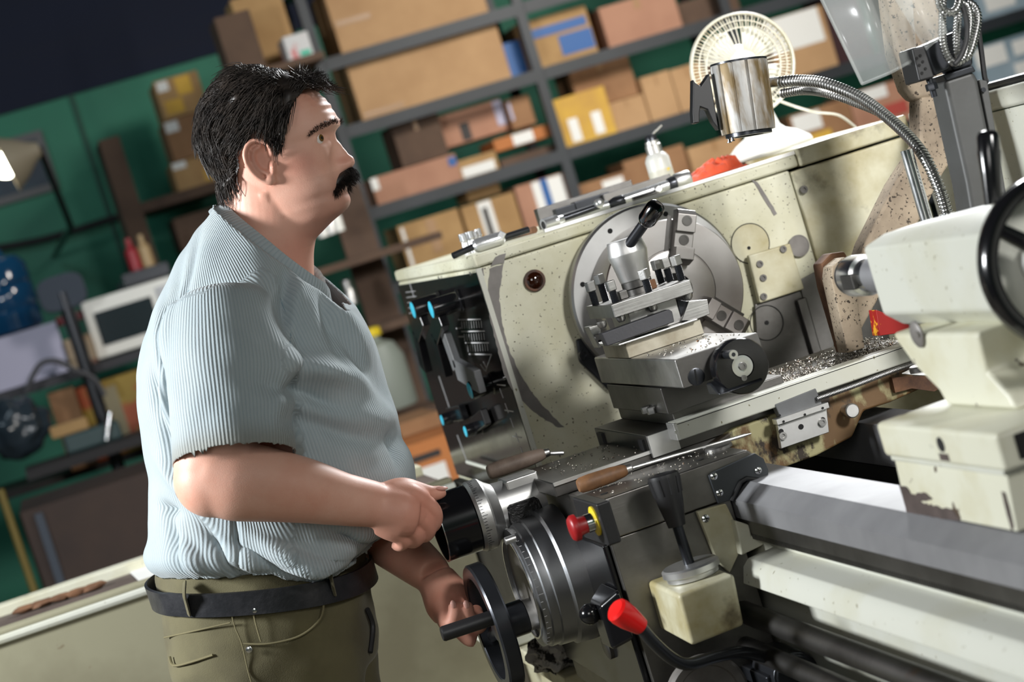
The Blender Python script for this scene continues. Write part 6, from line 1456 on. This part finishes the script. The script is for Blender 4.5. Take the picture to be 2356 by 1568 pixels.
# picture on the wall and shop lamp
t=thing('wall_picture','dark framed picture hanging on the green wall','picture',pY(50,460,YB-.04))
a=pY(18,468,YB-.03);b=pY(85,300,YB-.03);bm=bmn();box(bm,(a.x-.16,YB-.03,a.z),(b.x+.02,YB-.005,b.z));ob('frame',bm,mat('grey_frame',srgb(92,92,94),.5),t)
bm=bmn();box(bm,(a.x-.12,YB-.034,a.z+.04),(b.x-.02,YB-.030,b.z-.04));ob('print',bm,mat('dark_blue_print',srgb(28,56,72),.5,0,srgb(20,40,60),(6,.4,.6)),t)
t=thing('shop_lamp','lit shop lamp with grey bell shade at the left edge','lamp',pY(30,410,9.4))
c=pY(62,355,9.4);d=(pY(0,385,9.4)-c).normalized()
bm=bmn();lathe(bm,c,d,[(-.06,.03),(-.02,.05),(.03,.09),(.09,.125),(.10,.13),(.098,.122),(.03,.085),(0,.05),(0,0)],36);ob('lamp_shade',bm,mat('grey_enamel',srgb(150,140,120),.5),t)
bm=bmn();blob(bm,c+d*.105,.06,2);ob('bulb',bm,emit('warm_bulb',(1,.96,.8),14),t)
bm=bmn();tube(bm,[c-d*.06,c-d*.1+V((.0,.5,-.35)),c+V((0,1.7,-.4))],.015,8);ob('lamp_arm',bm,M_['gun'],t)
# ---- work bench with clutter at the left
a=pY(110,860,9.3);b=pY(340,790,9.3);zb=pY(220,835,9.3).z
t=thing('work_bench','dark work bench along the green wall','bench',(a.x,9.6,0))
bm=bmn();box(bm,(-3.2,9.25,zb-.04),(a.x+.9,10.0,zb));ob('bench_top',bm,mat('dark_bench_top',srgb(44,44,50),.6),t)
for X in (-3.1,-1.6,a.x+.8):
    bm=bmn();box(bm,(X,9.3,0),(X+.06,9.36,zb-.04));ob('bench_leg',bm,M_['gun'],t)
bm=bmn();box(bm,(-3.2,9.3,zb-.45),(a.x+.9,9.95,zb-.42));ob('bench_shelf',bm,mat('dark_bench_board',srgb(40,36,34),.7),t)
# water cooler bottle
carton('lavender cardboard box under the water bottle',(-20,880),(128,738),9.32,.4,lav,zb+.001,(),tape=False,grp='clutter on the bench')
p=pY(30,735,9.5);p.z=CART[-1][5]+.0015;t=thing('water_bottle','big blue water cooler bottle standing on a lavender box','bottle',p)
bm=bmn();lathe(bm,p,(0,0,1),[(0,.09),(.01,.125),(.09,.13),(.10,.123),(.11,.13),(.20,.13),(.21,.123),(.22,.13),(.29,.128),(.33,.10),(.345,.05),(.38,.035)],40);ob('bottle_body',bm,mat('blue_water_plastic',srgb(20,62,96),.12,0,coat=.4),t)
# rounded grey speaker-like back
a=pY(100,725,9.12);b=pY(185,620,9.12);t=thing('chair_back','grey rounded chair back standing at the bench','chair',V(((a.x+b.x)/2,9.12,0)))
bm=bmn();w_=(b.x-a.x)/2;cx_=(a.x+b.x)/2;hz=(a.z+b.z)/2
prism(bm,[V((cx_+w_*sgnp(math.cos(2*PI*k/32),.6),9.12,hz+(b.z-a.z)*.55*sgnp(math.sin(2*PI*k/32),.6))) for k in range(32)],(0,.05,0));ob('back_pad',bm,mat('grey_upholstery',srgb(60,68,80),.8),t,bev=.01)
bm=bmn();cyl(bm,(cx_,9.145,0),(cx_,9.145,hz),.03);ob('chair_post',bm,M_['gun'],t)
# microwave
a=pY(222,812,9.35);b=pY(335,690,9.35);t=thing('microwave_oven','white microwave oven with dark door on the bench','microwave',V(((a.x+b.x)/2,9.35,zb)))
x0,x1=a.x,b.x+.16;h=.27
bm=bmn();box(bm,(x0,9.36,zb+.01),(x1,9.72,zb+h));mw=ob('microwave_body',bm,M_['white'],t,bev=.006)
bm=bmn();box(bm,(x0+.04,9.352,zb+.06),(x0+.30,9.36,zb+h-.06));ob('microwave_door',bm,mat('dark_glass',srgb(26,40,46),.15),t,bev=.004)
bm=bmn();box(bm,(x0+.33,9.350,zb+.03),(x1-.02,9.36,zb+h-.03));ob('control_strip',bm,mat('light_grey_strip',srgb(190,192,196),.4),t)
bm=bmn();lathe(bm,((x0+.33+x1)/2,9.350,zb+.09),(0,-1,0),[(0,.02),(.015,.018)],20);ob('dial',bm,M_['white'],t)
carton('cream printed carton left of the microwave',(150,835),(206,765),9.3,.3,mat('cream_print',srgb(170,150,124),.6,0,srgb(120,84,70),(8,.5,.6)),zb+.001,(),tape=False,grp='clutter on the bench')
carton('dark red box on the cream carton',(135,765),(196,735),9.4,.3,mat('dark_red',srgb(96,24,32),.6),zb+.20,(),tape=False,grp='clutter on the bench')
carton('printed yellow and orange box under the bench top',(190,950),(345,840),9.32,.35,mat('orange_yellow_print',srgb(150,124,36),.5,0,srgb(160,70,28),(5,.48,.56)),zb-.419,((.3,.1,.5,.9,mat('pale_print',srgb(150,140,110),.5)),),tape=False,grp='clutter under the bench')
carton('brown carton on the lower bench shelf',(135,990),(195,880),9.25,.3,cb[1],zb-.419,(),tape=False,grp='clutter under the bench')
# black radio with bottles
carton('black radio set on the bench near the worker\'s shoulder',(300,700),(385,600),9.6,.3,M_['gun'],zb+.28,(),tape=False,grp='clutter on the bench',name='radio',cat='radio');RADIO=len(CART)-1
carton('grey shelf unit top under the radio',(300,720),(390,690),9.5,.4,mat('grey_shelf',srgb(90,96,100),.6),zb+.27,(),tape=False,grp='clutter on the bench')
for i,(x,y,c,lab) in enumerate(((305,590,srgb(150,40,50),'red bottle on the black radio'),(335,585,srgb(176,150,110),'tan jar on the black radio'))):
    p=pY(x,y,9.65);p.z=CART[RADIO][5]+.0005;bm=bmn();lathe(bm,p,(0,0,1),[(0,.03),(.09,.03),(.11,.015),(.15,.013)],20);o=ob('small_bottle',bm,mat('bottle_col%d'%i,c,.35),None);tag(o,lab,'bottle')
# big dark cabinet low left, bags, pole
a=pY(125,1390,7.6);b=pY(350,1090,7.6);t=thing('brown_cabinet','large dark brown cabinet low in the left background','cabinet',V(((a.x+b.x)/2,7.6,0)))
bm=bmn();box(bm,(a.x-.02,7.6,0),(b.x+.3,8.2,pY(225,1120,7.6).z));ob('cabinet_body',bm,mat('dark_brown_wood',srgb(62,46,38),.7,0,srgb(48,36,32),(3,.4,.7)),t,bev=.01)
bm=bmn();box(bm,(a.x+.03,7.585,.02),(a.x+.06,7.6,pY(225,1135,7.6).z));ob('cabinet_edge',bm,mat('blue_grey_edge',srgb(58,66,78),.6),t)
p0=pY(20,1190,7.5);p1=pY(85,1370,7.5);bm=bmn();cyl(bm,V((p1.x,7.5,0)),V((p0.x,7.55,p0.z+.1)),.014);o=ob('yellow_pole',bm,mat('dull_yellow',srgb(112,96,40),.6),None);tag(o,'thin yellow pole leaning in the dark left corner','pole')
for i,(x,y,s,c) in enumerate(((40,985,.14,srgb(44,54,62)),)):
    bm=bmn();blob(bm,pY(x,y,9.1),s,4,(1,.8,.9),disp=.25,freq=2.2,seed=i);o=ob('plastic_bag',bm,mat('clear_grey_bag%d'%i,c,.2),None);tag(o,'crumpled grey plastic bag in the dark left corner','bag')
# vice / tools on the lower bench: simple bench grinder
p=pY(215,1010,8.9);t=thing('bench_vice','small bench vice with bright handle in the dark background','vice',p)
bm=bmn();box(bm,(p.x-.12,8.85,p.z-.0305),(p.x+.12,9.0,p.z+.05));ob('vice_body',bm,mat('blue_green_cast',srgb(48,70,72),.5),t,bev=.015)
bm=bmn();cyl(bm,(p.x+.05,8.83,p.z-.015),(p.x+.10,8.83,p.z+.09),.011);ob('vice_handle',bm,M_['chrome'],t)
bm=bmn();box(bm,(p.x-.16,8.88,p.z+.05),(p.x+.0,8.98,p.z+.10));ob('vice_jaw',bm,cb[3],t,bev=.008)
pz=p.z-.031;bm=bmn();box(bm,(p.x-.30,8.7,pz-.04),(p.x+.5,9.08,pz));o=ob('side_table',bm,mat('dark_table',srgb(36,34,36),.7),None);tag(o,'low dark table carrying the small vice','table')
# hanging tangle of cables on the bench
bm=bmn();tube(bm,crom([pY(60,900,9.1),pY(90,840,9.1),pY(130,830,9.1),pY(170,850,9.1),pY(215,870,9.1),pY(240,910,9.1)],8),.012,8);o=ob('grey_cable',bm,mat('grey_cable_rubber',srgb(70,70,74),.6),None);tag(o,'grey cable looping over the bench clutter','cable')
# ================================================================= SECOND MACHINE TRAY, LOWER LEFT
YT=4.25
t=thing('machine_tray','worn grey-green sheet-metal machine tray at lower left','tray',(pY(180,1500,YT).x,YT,0))
tm=mat('worn_grey_green_paint',srgb(150,146,122),.6,0,srgb(120,114,92),(2.5,.4,.7),srgb(96,70,44),(16,.70,.76),bump=(30,.1))
zt=pY(180,1408,YT).z+.02
TD=pZ(180,1336,zt).y-YT
bm=bmn();box(bm,(-1.6,YT,.1),(.70,YT+.02,zt-.03));ob('tray_front',bm,tm,t)
bm=bmn();tube(bm,[V((-1.6,YT-.004,zt-.022)),V((.70,YT-.004,zt-.022))],.009,8);ob('tray_lip',bm,M_['creamclean'],t)
bm=bmn();box(bm,(-1.6,YT+.0,zt-.014),(.70,YT+.05,zt-.004));ob('tray_flange',bm,tm,t,bev=.003)
bm=bmn();box(bm,(-1.6,YT+.05,zt-.03),(.70,YT+TD,zt-.02));ob('tray_floor',bm,mat('brown_dirty_tray',srgb(96,84,78),.6,0,srgb(70,58,52),(6,.4,.7)),t)
bm=bmn();box(bm,(-1.6,YT+TD,zt-.05),(.70,YT+TD+.06,zt+.002));ob('tray_back_rim',bm,M_['creamchip'],t,bev=.004)
bm=bmn();P=[pZ(x,y,zt-.0195) for x,y in ((300,1318),(345,1298),(385,1295),(372,1326),(322,1338))];prism(bm,P,(0,0,.003));o=ob('paper_scrap',bm,paper,None);tag(o,'white scrap of paper lying in the machine tray','paper')
for i in range(5):
    p=pZ(60+40*i,1408-13*i,zt-.0195);bm=bmn();blob(bm,p+V((0,0,.008)),.016,2,(1.8,1,.5),disp=.3,freq=3,seed=i);o=ob('dirt_clump',bm,M_['rust'],None);tag(o,'dark clump of swarf lying in the machine tray','swarf','swarf clumps in the tray')
# things seen through the handwheel at the bottom
carton('small wooden stool leg frame behind the apron handwheel',(1150,1530),(1250,1470),3.75,.2,M_['creamclean'],zl_+.001,(),tape=False,grp='things under the headstock',name='pale_crate',cat='crate')
c=pY(1285,1515,3.47);c.z=zl_+.036;c.x=min(c.x,.675);bm=bmn();blob(bm,c,.05,4,(1,.8,.75),disp=.35,freq=3.5,seed=4);o=ob('rag_bundle',bm,mat('black_white_rag',srgb(190,186,182),.9,0,srgb(40,38,38),(40,.46,.54)),None);tag(o,'bundle of black and white rags under the apron','rag')
